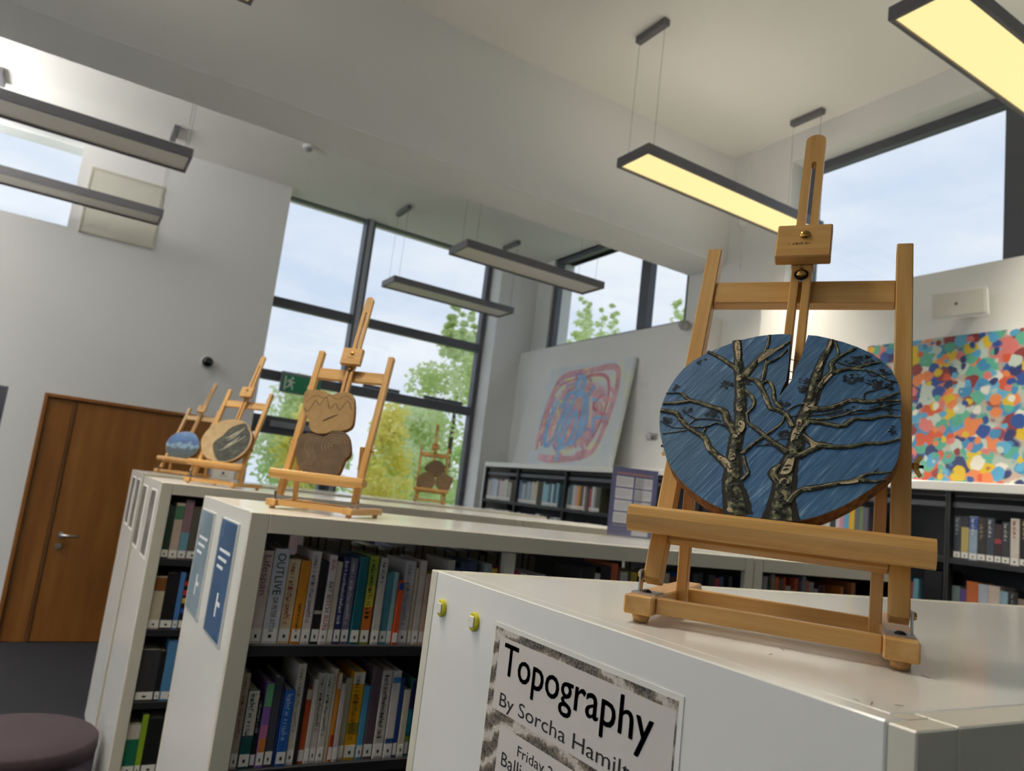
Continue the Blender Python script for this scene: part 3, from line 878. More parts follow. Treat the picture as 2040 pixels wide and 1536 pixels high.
T = lambda s, c: [s, c]
b6 = [(0.040, 0.225, '3a3e48', [], T('~~~~~~', 'a8acb4')), (0.040, 0.225, '2a2a30', [(0.15, 0.75, 'b0a060')]), (0.042, 0.23, '8aa0b4', [(0.7, 0.98, '34509a')], T('~~~~~~', 'd8d8e0')), (0.042, 0.225, '34302e', [], T('~~~~~~~', '9a8a70')), (0.04, 0.228, '3c4450', [], T('~~~~~~', 'c8ccd0')),
      (0.034, 0.2, '3a2a2c', [(0.5, 0.62, 'a04048')]), (0.04, 0.215, '34363a', [], T('~~~~~~', 'c0c0c4')), (0.042, 0.235, 'c6c0b8', [], T('~~~~~~', 'b85a38')), (0.046, 0.235, '201e20', [], T('~~~~~~', 'c8b050')), (0.046, 0.235, '6a3a2c'), (0.05, 0.24, 'c0bec0', [(0.62, 0.98, '1e2a48')]), (0.046, 0.24, '3a4a6a'), (0.044, 0.235, 'b0aca8'), (0.046, 0.24, '24242a')]
wall_row(b6, 2.262, 1.63, 'among the thrillers on the upper shelf under the dotted canvas', 'thrillers on the wall shelves')
b7 = [(0.044, 0.215, '6a7a7a'), (0.03, 0.205, '5a4a88'), (0.058, 0.25, 'b8622e', [(0.08, 0.5, 'a03a2c')]), (0.048, 0.245, 'a8b0bc', [(0.1, 0.6, 'b8ac98')]), (0.056, 0.245, 'c4b4a8'), (0.038, 0.225, '8aa8b8'), (0.044, 0.23, '2a2c2e', [], T('~~~~~~', '8a8c8c')), (0.038, 0.2, '8a7a70'), (0.044, 0.225, 'c0bcb2'), (0.034, 0.205, '6a5a60'), (0.056, 0.235, '30343a', [], T('PETER JA', 'c4c6c4')), (0.05, 0.235, 'a8b4a0'), (0.05, 0.22, '4a5a6a')]
wall_row(b7, 2.262, 1.27, 'on the second shelf below the thrillers', 'books below the thrillers')
b8 = [0.62, (0.03, 0.225, '4a9ab0'), (0.03, 0.22, '3a7a9a'), (0.03, 0.2, '7a3a44'), (0.03, 0.22, '5a8a9a')]
wall_row(b8, 3.185, 1.27, 'beside the black box file on the second wall shelf', 'books by the black box file')
tag(box('box_file', 4.20, 4.40, 2.30, 2.425, 1.2702, 1.56, black_plastic, None, 0.012), 'black box file standing on the second wall shelf near the thrillers', 'box file')

# ================================================================ beech table easels
V0, W0 = 0.0227, 0.0352           # hinge line of the leaning frame, in easel space
def tilt(o, al):
    o.location = (0, V0, W0)
    o.rotation_euler = (-al, 0, 0)
    return o

def easel(label, x, y, rz, lean, k, mast):
    t = tag(empty('table_easel', (x, y, HB), math.radians(rz)), label, 'easel', 'beech table easels')
    t.scale = (k, k, k)
    al = math.radians(lean)
    bx, by, bz = beech
    for s in (-1, 1):
        r = box('base_rail', s * 0.117 - 0.0145, s * 0.117 + 0.0145, -0.018, 0.25, 0.0085, 0.0272, by, t, 0.0016)
        for yy in (0.0, 0.225):
            cyl('foot', (s * 0.117, yy, 0.0088), (s * 0.117, yy, 0.0004), 0.0095, 0.0075, beech_end, r, 16)
        tilt(box('post', s * 0.1163 - 0.0092, s * 0.1163 + 0.0092, 0.0, 0.020, 0.008, 0.489, bz, t, 0.0012), al)
        # rear strut pivots on the post and stands on the rail
        c = s * 0.0985
        sv, sw = V0 + 0.17 * math.sin(al) + 0.008, W0 + 0.17 * math.cos(al)
        bm = bmesh.new()
        p0, p1 = Vector((c, 0.105, 0.016)), Vector((c, sv, sw + 0.01))
        d = (p1 - p0).normalized()
        n = Vector((1, 0, 0)).cross(d)
        vs = []
        for p in (p0, p1):
            for a, b_ in ((-1, -1), (1, -1), (1, 1), (-1, 1)):
                vs.append(bm.verts.new(p + Vector((1, 0, 0)) * a * 0.006 + n * b_ * 0.007))
        for q in ((3, 2, 1, 0), (4, 5, 6, 7), (0, 1, 5, 4), (1, 2, 6, 5), (2, 3, 7, 6), (3, 0, 4, 7)):
            bm.faces.new([vs[i] for i in q])
        bmesh.ops.recalc_face_normals(bm, faces=bm.faces[:])
        bmesh.ops.bevel(bm, geom=bm.edges[:], offset=0.001, segments=1, affect='EDGES')
        from_bm('strut', bm, bz, t)
        # steel angle joining post and rail
        hb = empty('hinge_bracket', (s * 0.117, 0, 0), 0, t)
        box('plate', -0.0125, 0.0125, 0.002, 0.036, 0.0273, 0.0287, steel, hb)
        box('strap', s * 0.0098 - 0.0008, s * 0.0098 + 0.0008, 0.020, 0.034, 0.0282, 0.050, steel, hb)
        lathe('screw', [(0.0050, 0), (0.0050, 0.001), (0.0028, 0.0025)], dark_metal, hb, 14, (0, 0.015, 0.0287))
        cyl('bolt', (s * 0.0100, 0.029, 0.045), (s * 0.0135, 0.029, 0.045), 0.0042, 0.0034, brass, hb, 12)
        # wing nut clamping the strut, on the outside of the post
        wg = empty('wing_nut',  (s * 0.1255, V0 + 0.17 * math.sin(al) + 0.009, W0 + 0.17 * math.cos(al)), 0, t)
        wg.scale = (0.8, 0.75, 0.75)
        cyl('hub', (0, 0, 0), (s * 0.009, 0, 0), 0.0048, 0.0040, brass, wg, 12)
        cyl('thread', (s * 0.008, 0, 0), (s * 0.014, 0, 0), 0.0022, 0.0022, dark_metal, wg, 10)
        for q in (1, -1):
            prism('wing', [[(s * 0.001, 0.0), (s * 0.007, 0.0), (s * 0.013, q * 0.013), (s * 0.009, q * 0.016), (s * 0.003, q * 0.007)]], -0.001, 0.001, brass, wg)
    box('front_bar', -0.1022, 0.1022, -0.004, 0.008, 0.0105, 0.0265, bx, t, 0.0012)
    box('rear_bar', -0.1022, 0.1022, 0.158, 0.170, 0.0105, 0.0265, bx, t, 0.0012)
    tilt(box('cross_bar', -0.1068, 0.1068, 0.003, 0.018, 0.393, 0.4295, bx, t, 0.0012), al)
    tilt(box('lower_bar', -0.1068, 0.1068, 0.0005, 0.014, 0.0535, 0.0655, bx, t, 0.0012), al)
    # ledge with a rounded nose
    prof = [(0.0, 0.072), (-0.036, 0.072), (-0.0425, 0.0705), (-0.0455, 0.066), (-0.0455, 0.057), (-0.0415, 0.0490), (-0.035, 0.0450), (-0.030, 0.0452), (0.0, 0.0585)]
    bm = bmesh.new()
    A = [bm.verts.new((-0.1432, yy, zz)) for yy, zz in prof]
    B = [bm.verts.new((0.1432, yy, zz)) for yy, zz in prof]
    n = len(prof)
    for i in range(n):
        bm.faces.new((A[i], A[(i + 1) % n], B[(i + 1) % n], B[i]))
    bm.faces.new(A[::-1])
    bm.faces.new(B)
    bmesh.ops.recalc_face_normals(bm, faces=bm.faces[:])
    tilt(from_bm('ledge', bm, bx, t), al)
    # mast: two strips below, slotted blade above, clamp block between
    e = mast - 0.700
    for s in (-1, 1):
        tilt(box('mast_strip', min(s * 0.0022, s * 0.0122), max(s * 0.0022, s * 0.0122), -0.013, -0.001, 0.0725, 0.47 + e, bz, t, 0.001), al)
    hw = 0.0132
    top = [(hw * math.cos(a), 0.6868 + e + hw * math.sin(a)) for a in [math.pi * i / 10 for i in range(11)]]
    outer = [(-hw, 0.44 + e), (hw, 0.44 + e)] + top
    slot = [(0.003 * math.cos(a) + 0.0006, 0.638 + e + 0.003 * math.sin(a)) for a in [math.pi * i / 5 for i in range(6)]] + [(-0.0024, 0.50 + e), (0.0036, 0.50 + e)]
    tilt(prism('mast_blade', [outer, slot], -0.0125, -0.0005, bz, t), al)
    cb = tilt(box('clamp_block', -0.033, 0.033, -0.0305, -0.0135, 0.441 + e, 0.4975 + e, bx, t, 0.0016), al)
    lathe('bolt_head', [(0.0068, 0), (0.0066, 0.0015), (0.0045, 0.0038), (0.0015, 0.0045)], brass, cb, 16, (0.001, -0.0305, 0.478 + e), (math.pi / 2, 0, 0))
    text('~~~~~~~', mat('pressed_lettering', '7a4c1c', 0.6, var=0), cb, lambda a, b_: (a - 0.018, -0.0309, 0.4615 + e + b_), 0.026, 0.0042, name='pressed_lettering')
    sb = tilt(cyl('slide_washer', (0, -0.0130, 0.425), (0, -0.0145, 0.425), 0.0085, 0.0085, dark_metal, t, 18), al)
    lathe('bolt_head', [(0.0058, 0), (0.0056, 0.0015), (0.004, 0.0035), (0.0015, 0.0042)], brass, sb, 16, (0, -0.0145, 0.425), (math.pi / 2, 0, 0))
    return t, al

def frame_of(ez):
    """world matrix of an easel's leaning plane: x across, -y out of the plane, z up the posts"""
    t, al = ez
    m = Matrix.Translation(t.location) @ Matrix.Rotation(t.rotation_euler[2], 4, 'Z') @ Matrix.Scale(t.scale[0], 4)
    return m @ Matrix.Translation((0, V0, W0)) @ Matrix.Rotation(-al, 4, 'X')

E1 = easel('beech easel with the birch tree painting on the front bookcase', 0.5996, 0.4972, -55.888, 24.72, 1.0, 0.700)
E2 = easel('beech easel with two stacked brown wood slices, on the bookcase with blue notices', 0.638, 2.107, -40.3, 16.9, 0.98, 0.695)
E3 = easel('beech easel with the half painted slice on the bookcase with photo sheets', 0.637, 3.701, -42.1, 22.5, 0.98, 0.699)
E4 = easel('farthest beech easel before the oak door, with a small blue painted slice', 0.665, 5.263, -43.0, 24.6, 0.95, 0.706)
E5 = easel('small distant beech easel with three slices before the tall window', 2.533, 5.331, -22.6, 27.1, 0.95, 0.708)

# ================================================================ wood slices
def slice_thing(name, label, ez, group=None):
    o = empty(name)
    o.matrix_world = frame_of(ez)
    return tag(o, label, 'wood slice', group)

def cut_mat(name, axis_c, cols, ring=150.0):
    """sawn end grain with growth rings"""
    m, nt, b = new_mat(name)
    tc = nt.nodes.new('ShaderNodeTexCoord')
    mp = nt.nodes.new('ShaderNodeMapping')
    mp.inputs['Location'].default_value = (-axis_c[0], 0, -axis_c[1])
    mp.inputs['Scale'].default_value = (1, 0.0, 1)
    wv = nt.nodes.new('ShaderNodeTexWave')
    wv.wave_type = 'RINGS'
    wv.rings_direction = 'SPHERICAL'
    wv.inputs['Scale'].default_value = ring
    wv.inputs['Distortion'].default_value = 5
    wv.inputs['Detail'].default_value = 2
    wv.inputs['Detail Scale'].default_value = 1.2
    nt.links.new(tc.outputs['Object'], mp.inputs['Vector'])
    nt.links.new(mp.outputs['Vector'], wv.inputs['Vector'])
    no = obj_noise(nt, 30, 4)
    mxf = nt.nodes.new('ShaderNodeMath')
    mxf.operation = 'MULTIPLY_ADD'
    mxf.inputs[1].default_value = 0.35
    nt.links.new(wv.outputs['Fac'], mxf.inputs[0])
    ml = nt.nodes.new('ShaderNodeMath')
    ml.operation = 'MULTIPLY'
    ml.inputs[1].default_value = 0.65
    nt.links.new(no.outputs['Fac'], ml.inputs[0])
    nt.links.new(ml.outputs[0], mxf.inputs[2])
    ra = ramp(nt, mxf.outputs[0], [(0.25, cols[0]), (0.5, cols[1]), (0.75, cols[2])])
    nt.links.new(ra.outputs['Color'], b.inputs['Base Color'])
    b.inputs['Roughness'].default_value = 0.75
    add_bump(nt, b, no.outputs['Fac'], 0.3, 0.001)
    return m

def dense(loop, n=3):
    """closed Catmull-Rom"""
    out = []
    N = len(loop)
    for i in range(N):
        a, b_, c, d = loop[i - 1], loop[i], loop[(i + 1) % N], loop[(i + 2) % N]
        for k in range(n):
            t = k / n
            out.append(tuple(0.5 * (2 * q + (r - p) * t + (2 * p - 5 * q + 4 * r - s) * t * t + (-p + 3 * q - 3 * r + s) * t ** 3) for p, q, r, s in zip(a, b_, c, d)))
    return out

SLICE1= [(-0.0015, 0.3107), (-0.0121, 0.3111), (-0.0241, 0.3098), (-0.0392, 0.3068), (-0.0557, 0.3012), (-0.0691, 0.2947), (-0.0824, 0.287), (-0.0941, 0.2794), (-0.1071, 0.2687), (-0.1172, 0.256), (-0.1246, 0.2416), (-0.1299, 0.2254), (-0.133, 0.2106), (-0.1341, 0.197), (-0.133, 0.1819), (-0.1297, 0.1673), (-0.124, 0.1515), (-0.1175, 0.1361), (-0.1099, 0.1229), (-0.1005, 0.112), (-0.0901, 0.1023), (-0.0786, 0.0938), (-0.0662, 0.0864), (-0.0528, 0.0809), (-0.0414, 0.0777), (-0.0235, 0.0746), (-0.0035, 0.0735), (0.0119, 0.0741), (0.027, 0.0768), (0.0355, 0.0802), (0.0464, 0.0854), (0.0583, 0.0929), (0.069, 0.101), (0.0795, 0.1105), (0.0889, 0.1199), (0.0971, 0.1293), (0.1053, 0.1394), (0.1105, 0.1524), (0.113, 0.1716), (0.1137, 0.1879), (0.1128, 0.2061), (0.1133, 0.2231), (0.1118, 0.2404), (0.1084, 0.2526), (0.103, 0.265), (0.0948, 0.2757), (0.0824, 0.2865), (0.0685, 0.2946), (0.0542, 0.301), (0.0398, 0.3056), (0.0266, 0.3093), (0.017, 0.3101), (0.0144, 0.296), (0.0121, 0.2782), (0.0068, 0.2626), (0.0052, 0.2473), (-0.0021, 0.2319), (-0.0069, 0.2224), (-0.0044, 0.2336), (-0.0011, 0.2451), (-0.0005, 0.2642), (-0.0012, 0.2896)]
TREE_A= [[(-0.0328, 0.0742, 0.02085), (-0.0372, 0.0932, 0.01877), (-0.0428, 0.1102, 0.01529), (-0.0432, 0.125, 0.0139), (-0.0451, 0.1399, 0.01181), (-0.0453, 0.1535, 0.01112), (-0.0449, 0.1675, 0.01112), (-0.0437, 0.1817, 0.01042), (-0.0445, 0.1942, 0.00973), (-0.046, 0.2069, 0.01042), (-0.047, 0.2217, 0.00973), (-0.0501, 0.2348, 0.00834), (-0.0517, 0.2482, 0.00834), (-0.0539, 0.2599, 0.00903), (-0.0561, 0.2717, 0.00695), (-0.0585, 0.2857, 0.00723), (-0.0611, 0.3001, 0.00764)], [(-0.0553, 0.2588, 0.00695), (-0.0653, 0.2653, 0.00473), (-0.0791, 0.2749, 0.00389), (-0.0929, 0.2822, 0.00306)], [(-0.049, 0.2445, 0.00973), (-0.0415, 0.2585, 0.00695), (-0.034, 0.2726, 0.00556), (-0.0261, 0.2838, 0.00473), (-0.0145, 0.2882, 0.00361), (-0.0021, 0.2996, 0.00306)], [(-0.0276, 0.2837, 0.00334), (-0.0251, 0.2969, 0.00278), (-0.0252, 0.3088, 0.00222)], [(-0.0263, 0.2418, 0.00389), (-0.0254, 0.2553, 0.00361), (-0.0244, 0.267, 0.00389), (-0.0174, 0.2712, 0.00278), (-0.0092, 0.2794, 0.0025), (-0.0034, 0.2885, 0.00167)], [(-0.0261, 0.2768, 0.00222), (-0.0244, 0.267, 0.00278)], [(-0.043, 0.2448, 0.00473), (-0.0322, 0.2415, 0.005), (-0.0251, 0.2306, 0.00445), (-0.0176, 0.2144, 0.00417), (-0.014, 0.2064, 0.00417), (-0.0053, 0.2043, 0.00445), (0.0038, 0.1979, 0.005), (0.0104, 0.1844, 0.00584)], [(-0.026, 0.239, 0.00306), (-0.019, 0.2422, 0.00306), (-0.0135, 0.2313, 0.00361), (-0.0107, 0.2167, 0.00361), (-0.0026, 0.2063, 0.00361)], [(-0.0442, 0.2295, 0.00306), (-0.0341, 0.2188, 0.00361), (-0.0322, 0.2079, 0.00334), (-0.0389, 0.1965, 0.00278)], [(-0.0477, 0.1725, 0.00834), (-0.0574, 0.186, 0.00695), (-0.0628, 0.1984, 0.00625), (-0.0771, 0.2038, 0.00473), (-0.0916, 0.2085, 0.00445), (-0.1029, 0.2115, 0.00417), (-0.1138, 0.2205, 0.00278)], [(-0.1012, 0.2107, 0.00389), (-0.1148, 0.2069, 0.00361), (-0.1328, 0.2048, 0.00278)], [(-0.0449, 0.1215, 0.00834), (-0.0503, 0.1309, 0.00764), (-0.0608, 0.14, 0.00625), (-0.0709, 0.1494, 0.00556), (-0.0787, 0.1627, 0.00528), (-0.0887, 0.169, 0.005), (-0.0995, 0.1754, 0.00445), (-0.1079, 0.1839, 0.00473), (-0.1163, 0.1926, 0.005), (-0.1338, 0.1951, 0.00389)], [(-0.0557, 0.1781, 0.00222), (-0.0681, 0.1824, 0.00167), (-0.0793, 0.177, 0.00167), (-0.1001, 0.1744, 0.00125)], [(-0.0805, 0.1697, 0.00195), (-0.0793, 0.177, 0.00153)], [(-0.064, 0.1855, 0.00153), (-0.0748, 0.1874, 0.00153), (-0.0913, 0.1861, 0.00153), (-0.0978, 0.1792, 0.00125)], [(-0.0913, 0.1861, 0.00125), (-0.1029, 0.1917, 0.00097)], [(-0.0996, 0.1708, 0.00125), (-0.1128, 0.167, 0.00111), (-0.1255, 0.164, 0.00097)], [(-0.1001, 0.1744, 0.00125), (-0.1154, 0.1731, 0.00097), (-0.1308, 0.1802, 0.00083)], [(-0.1138, 0.2205, 0.00167), (-0.1233, 0.2199, 0.00125), (-0.1313, 0.2194, 0.00097)], [(-0.0373, 0.1457, 0.00389), (-0.0287, 0.1568, 0.00306), (-0.0186, 0.168, 0.00278), (-0.0009, 0.1869, 0.00209), (0.001, 0.1977, 0.00167)], [(-0.0356, 0.1433, 0.00361), (-0.0313, 0.1312, 0.00306), (-0.0284, 0.1233, 0.00334), (-0.0336, 0.1145, 0.00306)], [(-0.0375, 0.1966, 0.00222), (-0.0347, 0.1851, 0.00306), (-0.0253, 0.1779, 0.00389), (-0.016, 0.17, 0.00445), (-0.004, 0.1608, 0.005), (0.0083, 0.1527, 0.00639)], [(-0.0245, 0.1572, 0.00125), (-0.0107, 0.1593, 0.00125), (-0.0008, 0.156, 0.00125)], [(-0.015, 0.1598, 0.00097), (0.0009, 0.168, 0.00097), (0.009, 0.1688, 0.00097)]]
TREE_B= [[(0.0087, 0.0744, 0.02641), (0.008, 0.0895, 0.02085), (0.008, 0.1034, 0.01737), (0.0087, 0.1177, 0.01668), (0.0094, 0.1322, 0.01459), (0.0123, 0.1456, 0.01181), (0.0152, 0.1592, 0.0132), (0.0156, 0.1711, 0.01181), (0.0167, 0.1831, 0.01042), (0.0192, 0.1955, 0.00973), (0.0237, 0.2082, 0.01042), (0.0269, 0.2209, 0.01042), (0.0281, 0.2337, 0.01112), (0.0293, 0.2467, 0.00903), (0.0317, 0.2637, 0.00695), (0.0357, 0.2791, 0.00584), (0.0405, 0.2928, 0.00556), (0.043, 0.3037, 0.00556)], [(0.0024, 0.1364, 0.00417), (-0.0035, 0.1276, 0.00764), (-0.0009, 0.1214, 0.00834), (0.0043, 0.1156, 0.00695)], [(0.0316, 0.2339, 0.00695), (0.0389, 0.249, 0.00584), (0.0452, 0.2596, 0.00556), (0.044, 0.2699, 0.00473), (0.0498, 0.2777, 0.00389), (0.0592, 0.2857, 0.00334), (0.0679, 0.2927, 0.0025)], [(0.0504, 0.2806, 0.00278), (0.0492, 0.2892, 0.0025), (0.0457, 0.3018, 0.0025)], [(0.0454, 0.2568, 0.00473), (0.0562, 0.2619, 0.00389), (0.0683, 0.2643, 0.00361), (0.079, 0.2695, 0.00306), (0.0935, 0.2738, 0.00167)], [(0.0643, 0.2632, 0.00209), (0.0792, 0.2621, 0.00181), (0.0913, 0.2572, 0.00181), (0.1006, 0.2504, 0.00181), (0.1091, 0.2482, 0.00125)], [(0.0487, 0.272, 0.00153), (0.0628, 0.2669, 0.00153), (0.0709, 0.2673, 0.00125)], [(0.0792, 0.2611, 0.00125), (0.0848, 0.255, 0.00111), (0.0953, 0.2573, 0.00097), (0.1037, 0.2587, 0.00083)], [(0.0264, 0.2084, 0.00695), (0.0413, 0.2094, 0.00473), (0.0544, 0.2156, 0.00417), (0.0661, 0.2217, 0.00417), (0.0806, 0.2209, 0.00389), (0.0935, 0.2244, 0.00334), (0.1036, 0.2302, 0.0025), (0.112, 0.2351, 0.00167)], [(0.0909, 0.2225, 0.00278), (0.1121, 0.2247, 0.00195)], [(0.0779, 0.2233, 0.00153), (0.0789, 0.2322, 0.00139), (0.0905, 0.2374, 0.00125), (0.1033, 0.2452, 0.00097)], [(0.0221, 0.1922, 0.00417), (0.0398, 0.191, 0.00389), (0.0584, 0.1891, 0.00417), (0.0697, 0.1985, 0.00334), (0.0839, 0.1996, 0.00306), (0.0978, 0.2041, 0.00278), (0.1124, 0.2043, 0.00167)], [(0.0247, 0.1951, 0.00236), (0.0421, 0.1964, 0.00209), (0.0578, 0.2019, 0.00195), (0.0706, 0.2089, 0.00181), (0.0835, 0.2107, 0.00153), (0.0988, 0.2169, 0.00139), (0.1121, 0.2213, 0.00097)], [(0.063, 0.2032, 0.00125), (0.0811, 0.2071, 0.00125), (0.0976, 0.2134, 0.00111), (0.1115, 0.2127, 0.00083)], [(0.0271, 0.1996, 0.00125), (0.0418, 0.2025, 0.00111), (0.0574, 0.2088, 0.00097)], [(0.0214, 0.175, 0.00556), (0.0294, 0.1672, 0.00528), (0.035, 0.1627, 0.00778), (0.0415, 0.1642, 0.00612), (0.0533, 0.1628, 0.00417), (0.0686, 0.165, 0.00361), (0.0824, 0.1696, 0.00334), (0.0985, 0.1719, 0.00278), (0.113, 0.1784, 0.00195)], [(0.0188, 0.1479, 0.00695), (0.0275, 0.1554, 0.00556), (0.0351, 0.1611, 0.00612)], [(0.0135, 0.0932, 0.00556), (0.0185, 0.1031, 0.00528), (0.0257, 0.1102, 0.00473), (0.0345, 0.1128, 0.005), (0.0457, 0.1164, 0.00445), (0.0581, 0.121, 0.00389), (0.0692, 0.1238, 0.00445), (0.0765, 0.1269, 0.005), (0.0887, 0.1268, 0.00278), (0.1007, 0.1294, 0.00195)], [(0.0752, 0.1276, 0.00334), (0.0836, 0.1339, 0.00278), (0.0933, 0.1365, 0.00222), (0.1053, 0.1389, 0.00153)], [(0.0884, 0.1352, 0.00125), (0.0931, 0.142, 0.00097)], [(0.0262, 0.1926, 0.00361), (0.019, 0.1799, 0.00417), (0.0159, 0.1677, 0.00361)], [(0.0031, 0.2049, 0.00139), (0.0124, 0.211, 0.00153), (0.0204, 0.2151, 0.00195)], [(0.0067, 0.1963, 0.00097), (0.0148, 0.1987, 0.00111)]]
LEAF_SPOTS= [(-0.066, 0.2349, 0.0083, 14), (-0.0742, 0.1938, 0.0083, 16), (-0.0004, 0.2137, 0.0069, 12), (0.003, 0.1751, 0.0076, 16), (0.0156, 0.233, 0.0083, 16), (0.0182, 0.2451, 0.0069, 10), (0.0662, 0.2504, 0.0104, 22), (0.0877, 0.2443, 0.0097, 18), (0.0787, 0.2769, 0.0111, 18), (0.0665, 0.2755, 0.0097, 14), (0.1037, 0.2259, 0.0083, 14), (0.1039, 0.2139, 0.0097, 16), (0.1081, 0.1874, 0.0083, 14), (-0.1248, 0.1826, 0.0069, 16), (-0.1038, 0.1973, 0.0056, 9), (-0.1229, 0.2268, 0.0076, 10), (-0.1006, 0.2689, 0.0083, 10), (0.047, 0.2055, 0.0111, 16), (0.1047, 0.2417, 0.0083, 16), (0.0965, 0.261, 0.0083, 10), (0.06, 0.2108, 0.0111, 12), (-0.0408, 0.2391, 0.0056, 8), (0.0937, 0.2166, 0.0097, 14)]
CREAM= [[(-0.0626, 0.1424), (-0.0567, 0.1412), (-0.0505, 0.1376), (-0.0452, 0.1297), (-0.0431, 0.1217), (-0.0475, 0.1203), (-0.0501, 0.1292), (-0.0559, 0.1354), (-0.0627, 0.1381)], [(-0.0458, 0.1869), (-0.04, 0.1874), (-0.037, 0.1805), (-0.0403, 0.1714), (-0.0452, 0.1762)], [(-0.05, 0.203), (-0.0447, 0.2089), (-0.0429, 0.1998), (-0.0472, 0.1986)], [(-0.0472, 0.169), (-0.0419, 0.173), (-0.044, 0.1658), (-0.0473, 0.1637)], [(-0.0452, 0.1466), (-0.0427, 0.1418), (-0.0445, 0.1357), (-0.0491, 0.1378)], [(-0.055, 0.2442), (-0.0513, 0.2512), (-0.0487, 0.2426), (-0.0537, 0.2394)], [(-0.0632, 0.2979), (-0.0572, 0.2981), (-0.0533, 0.2678), (-0.0578, 0.2696)], [(0.0196, 0.2079), (0.0274, 0.2147), (0.0309, 0.2131), (0.0214, 0.2018)], [(0.014, 0.1916), (0.0185, 0.1946), (0.0198, 0.1869), (0.014, 0.1829)], [(0.0109, 0.1792), (0.0159, 0.1848), (0.0149, 0.171), (0.0101, 0.1638)], [(0.009, 0.1453), (0.0168, 0.1477), (0.0154, 0.1329), (0.0108, 0.1243), (0.0022, 0.1234), (0.0052, 0.135)], [(0.0234, 0.1751), (0.0333, 0.1676), (0.0388, 0.1647), (0.0314, 0.1566), (0.0288, 0.1655)], [(0.0333, 0.2723), (0.0355, 0.2714), (0.0332, 0.2618), (0.0288, 0.2541)], [(0.0378, 0.2453), (0.0441, 0.2558), (0.0456, 0.2531), (0.0367, 0.2397)], [(0.0575, 0.1209), (0.0716, 0.1256), (0.0764, 0.1285), (0.0778, 0.124), (0.0619, 0.1199)], [(-0.0797, 0.1591), (-0.0756, 0.1568), (-0.0697, 0.146), (-0.0733, 0.1456)], [(0.0401, 0.3007), (0.0432, 0.3008), (0.0408, 0.2889), (0.038, 0.2879)], [(0.0038, 0.1203), (0.0129, 0.1229), (0.0124, 0.1134), (0.0026, 0.1122)], [(-0.0247, 0.2269), (-0.0191, 0.2143), (-0.0157, 0.209), (-0.0187, 0.2106), (-0.0232, 0.2195)], [(-0.0289, 0.2817), (-0.0158, 0.2861), (-0.0041, 0.2965), (-0.016, 0.2881), (-0.0271, 0.2788), (-0.0336, 0.2686), (-0.0362, 0.2646)], [(-0.0444, 0.0797), (-0.0399, 0.0818), (-0.0371, 0.0759), (-0.0425, 0.076)]]
SL2A= [(-0.1127, 0.332), (-0.083, 0.3407), (-0.0503, 0.3385), (-0.0266, 0.3299), (-0.0079, 0.3391), (0.0172, 0.344), (0.0409, 0.3343), (0.0544, 0.3026), (0.0629, 0.2601), (0.0622, 0.2332), (0.0406, 0.2175), (0.0106, 0.2141), (-0.0121, 0.2025), (-0.0429, 0.2012), (-0.0648, 0.2137), (-0.0749, 0.2395), (-0.0939, 0.2591), (-0.1085, 0.2905)]
SL2B= [(-0.0901, 0.1841), (-0.0606, 0.1992), (-0.0303, 0.1936), (-0.0095, 0.1933), (0.0065, 0.21), (0.0306, 0.2164), (0.059, 0.2064), (0.0759, 0.1716), (0.0801, 0.1462), (0.0693, 0.1296), (0.0662, 0.1037), (0.0575, 0.08), (0.0228, 0.0783), (-0.0185, 0.081), (-0.0487, 0.0799), (-0.0734, 0.1076), (-0.0869, 0.1476)]
SL3= [(-0.1201, 0.1575), (-0.1242, 0.2077), (-0.1029, 0.2579), (-0.0601, 0.2924), (-0.0015, 0.3065), (0.0586, 0.2984), (0.0934, 0.2729), (0.1279, 0.2296), (0.1361, 0.1733), (0.1192, 0.129), (0.0906, 0.0976), (0.0566, 0.0795), (0.0105, 0.0739), (-0.0334, 0.0791), (-0.0767, 0.0985)]
SL3P= [(0.0624, 0.2906), (0.089, 0.2679), (0.1189, 0.2278), (0.1258, 0.1749), (0.1109, 0.1343), (0.0856, 0.1032), (0.0549, 0.0855), (0.0126, 0.079), (-0.0101, 0.0917), (-0.0405, 0.1303), (-0.0546, 0.1716), (-0.0253, 0.2111), (0.0032, 0.2618)]
SL4= [(-0.1275, 0.1504), (-0.1304, 0.2078), (-0.1012, 0.2536), (-0.0398, 0.2766), (0.0335, 0.2745), (0.0887, 0.2335), (0.1239, 0.1803), (0.1229, 0.1287), (0.0913, 0.0891), (0.0387, 0.0726), (-0.0331, 0.074), (-0.0933, 0.1027)]
SL5A= [(-0.0741, 0.2715), (-0.0541, 0.3131), (-0.0092, 0.353), (0.0393, 0.36), (0.0811, 0.3325), (0.0999, 0.2852), (0.0701, 0.2369), (0.0337, 0.21), (0.0035, 0.2221), (-0.0278, 0.2451)]
SL5B= [(-0.1233, 0.1449), (-0.109, 0.1901), (-0.0649, 0.2289), (-0.0172, 0.2356), (0.0156, 0.1966), (0.0255, 0.1438), (-0.003, 0.0917), (-0.0689, 0.0828), (-0.114, 0.1033)]
SL5C= [(0.032, 0.1771), (0.0519, 0.2234), (0.0985, 0.2464), (0.1485, 0.2315), (0.1796, 0.2085), (0.1648, 0.1521), (0.1449, 0.1011), (0.0926, 0.094), (0.0465, 0.1252)]


# ---- the painted birch slice
S1 = slice_thing('painted_wood_slice', 'round wood slice painted with bare birch trees on blue', E1)
rim_cut = cut_mat('pale_cut_wood', (0, 0.2), (lin('a58050'), lin('b89464'), lin('c8a878')))
prism('wood_body', [SLICE1], -0.0350, -0.0135, rim_cut, S1, side_mat=bark_rim)

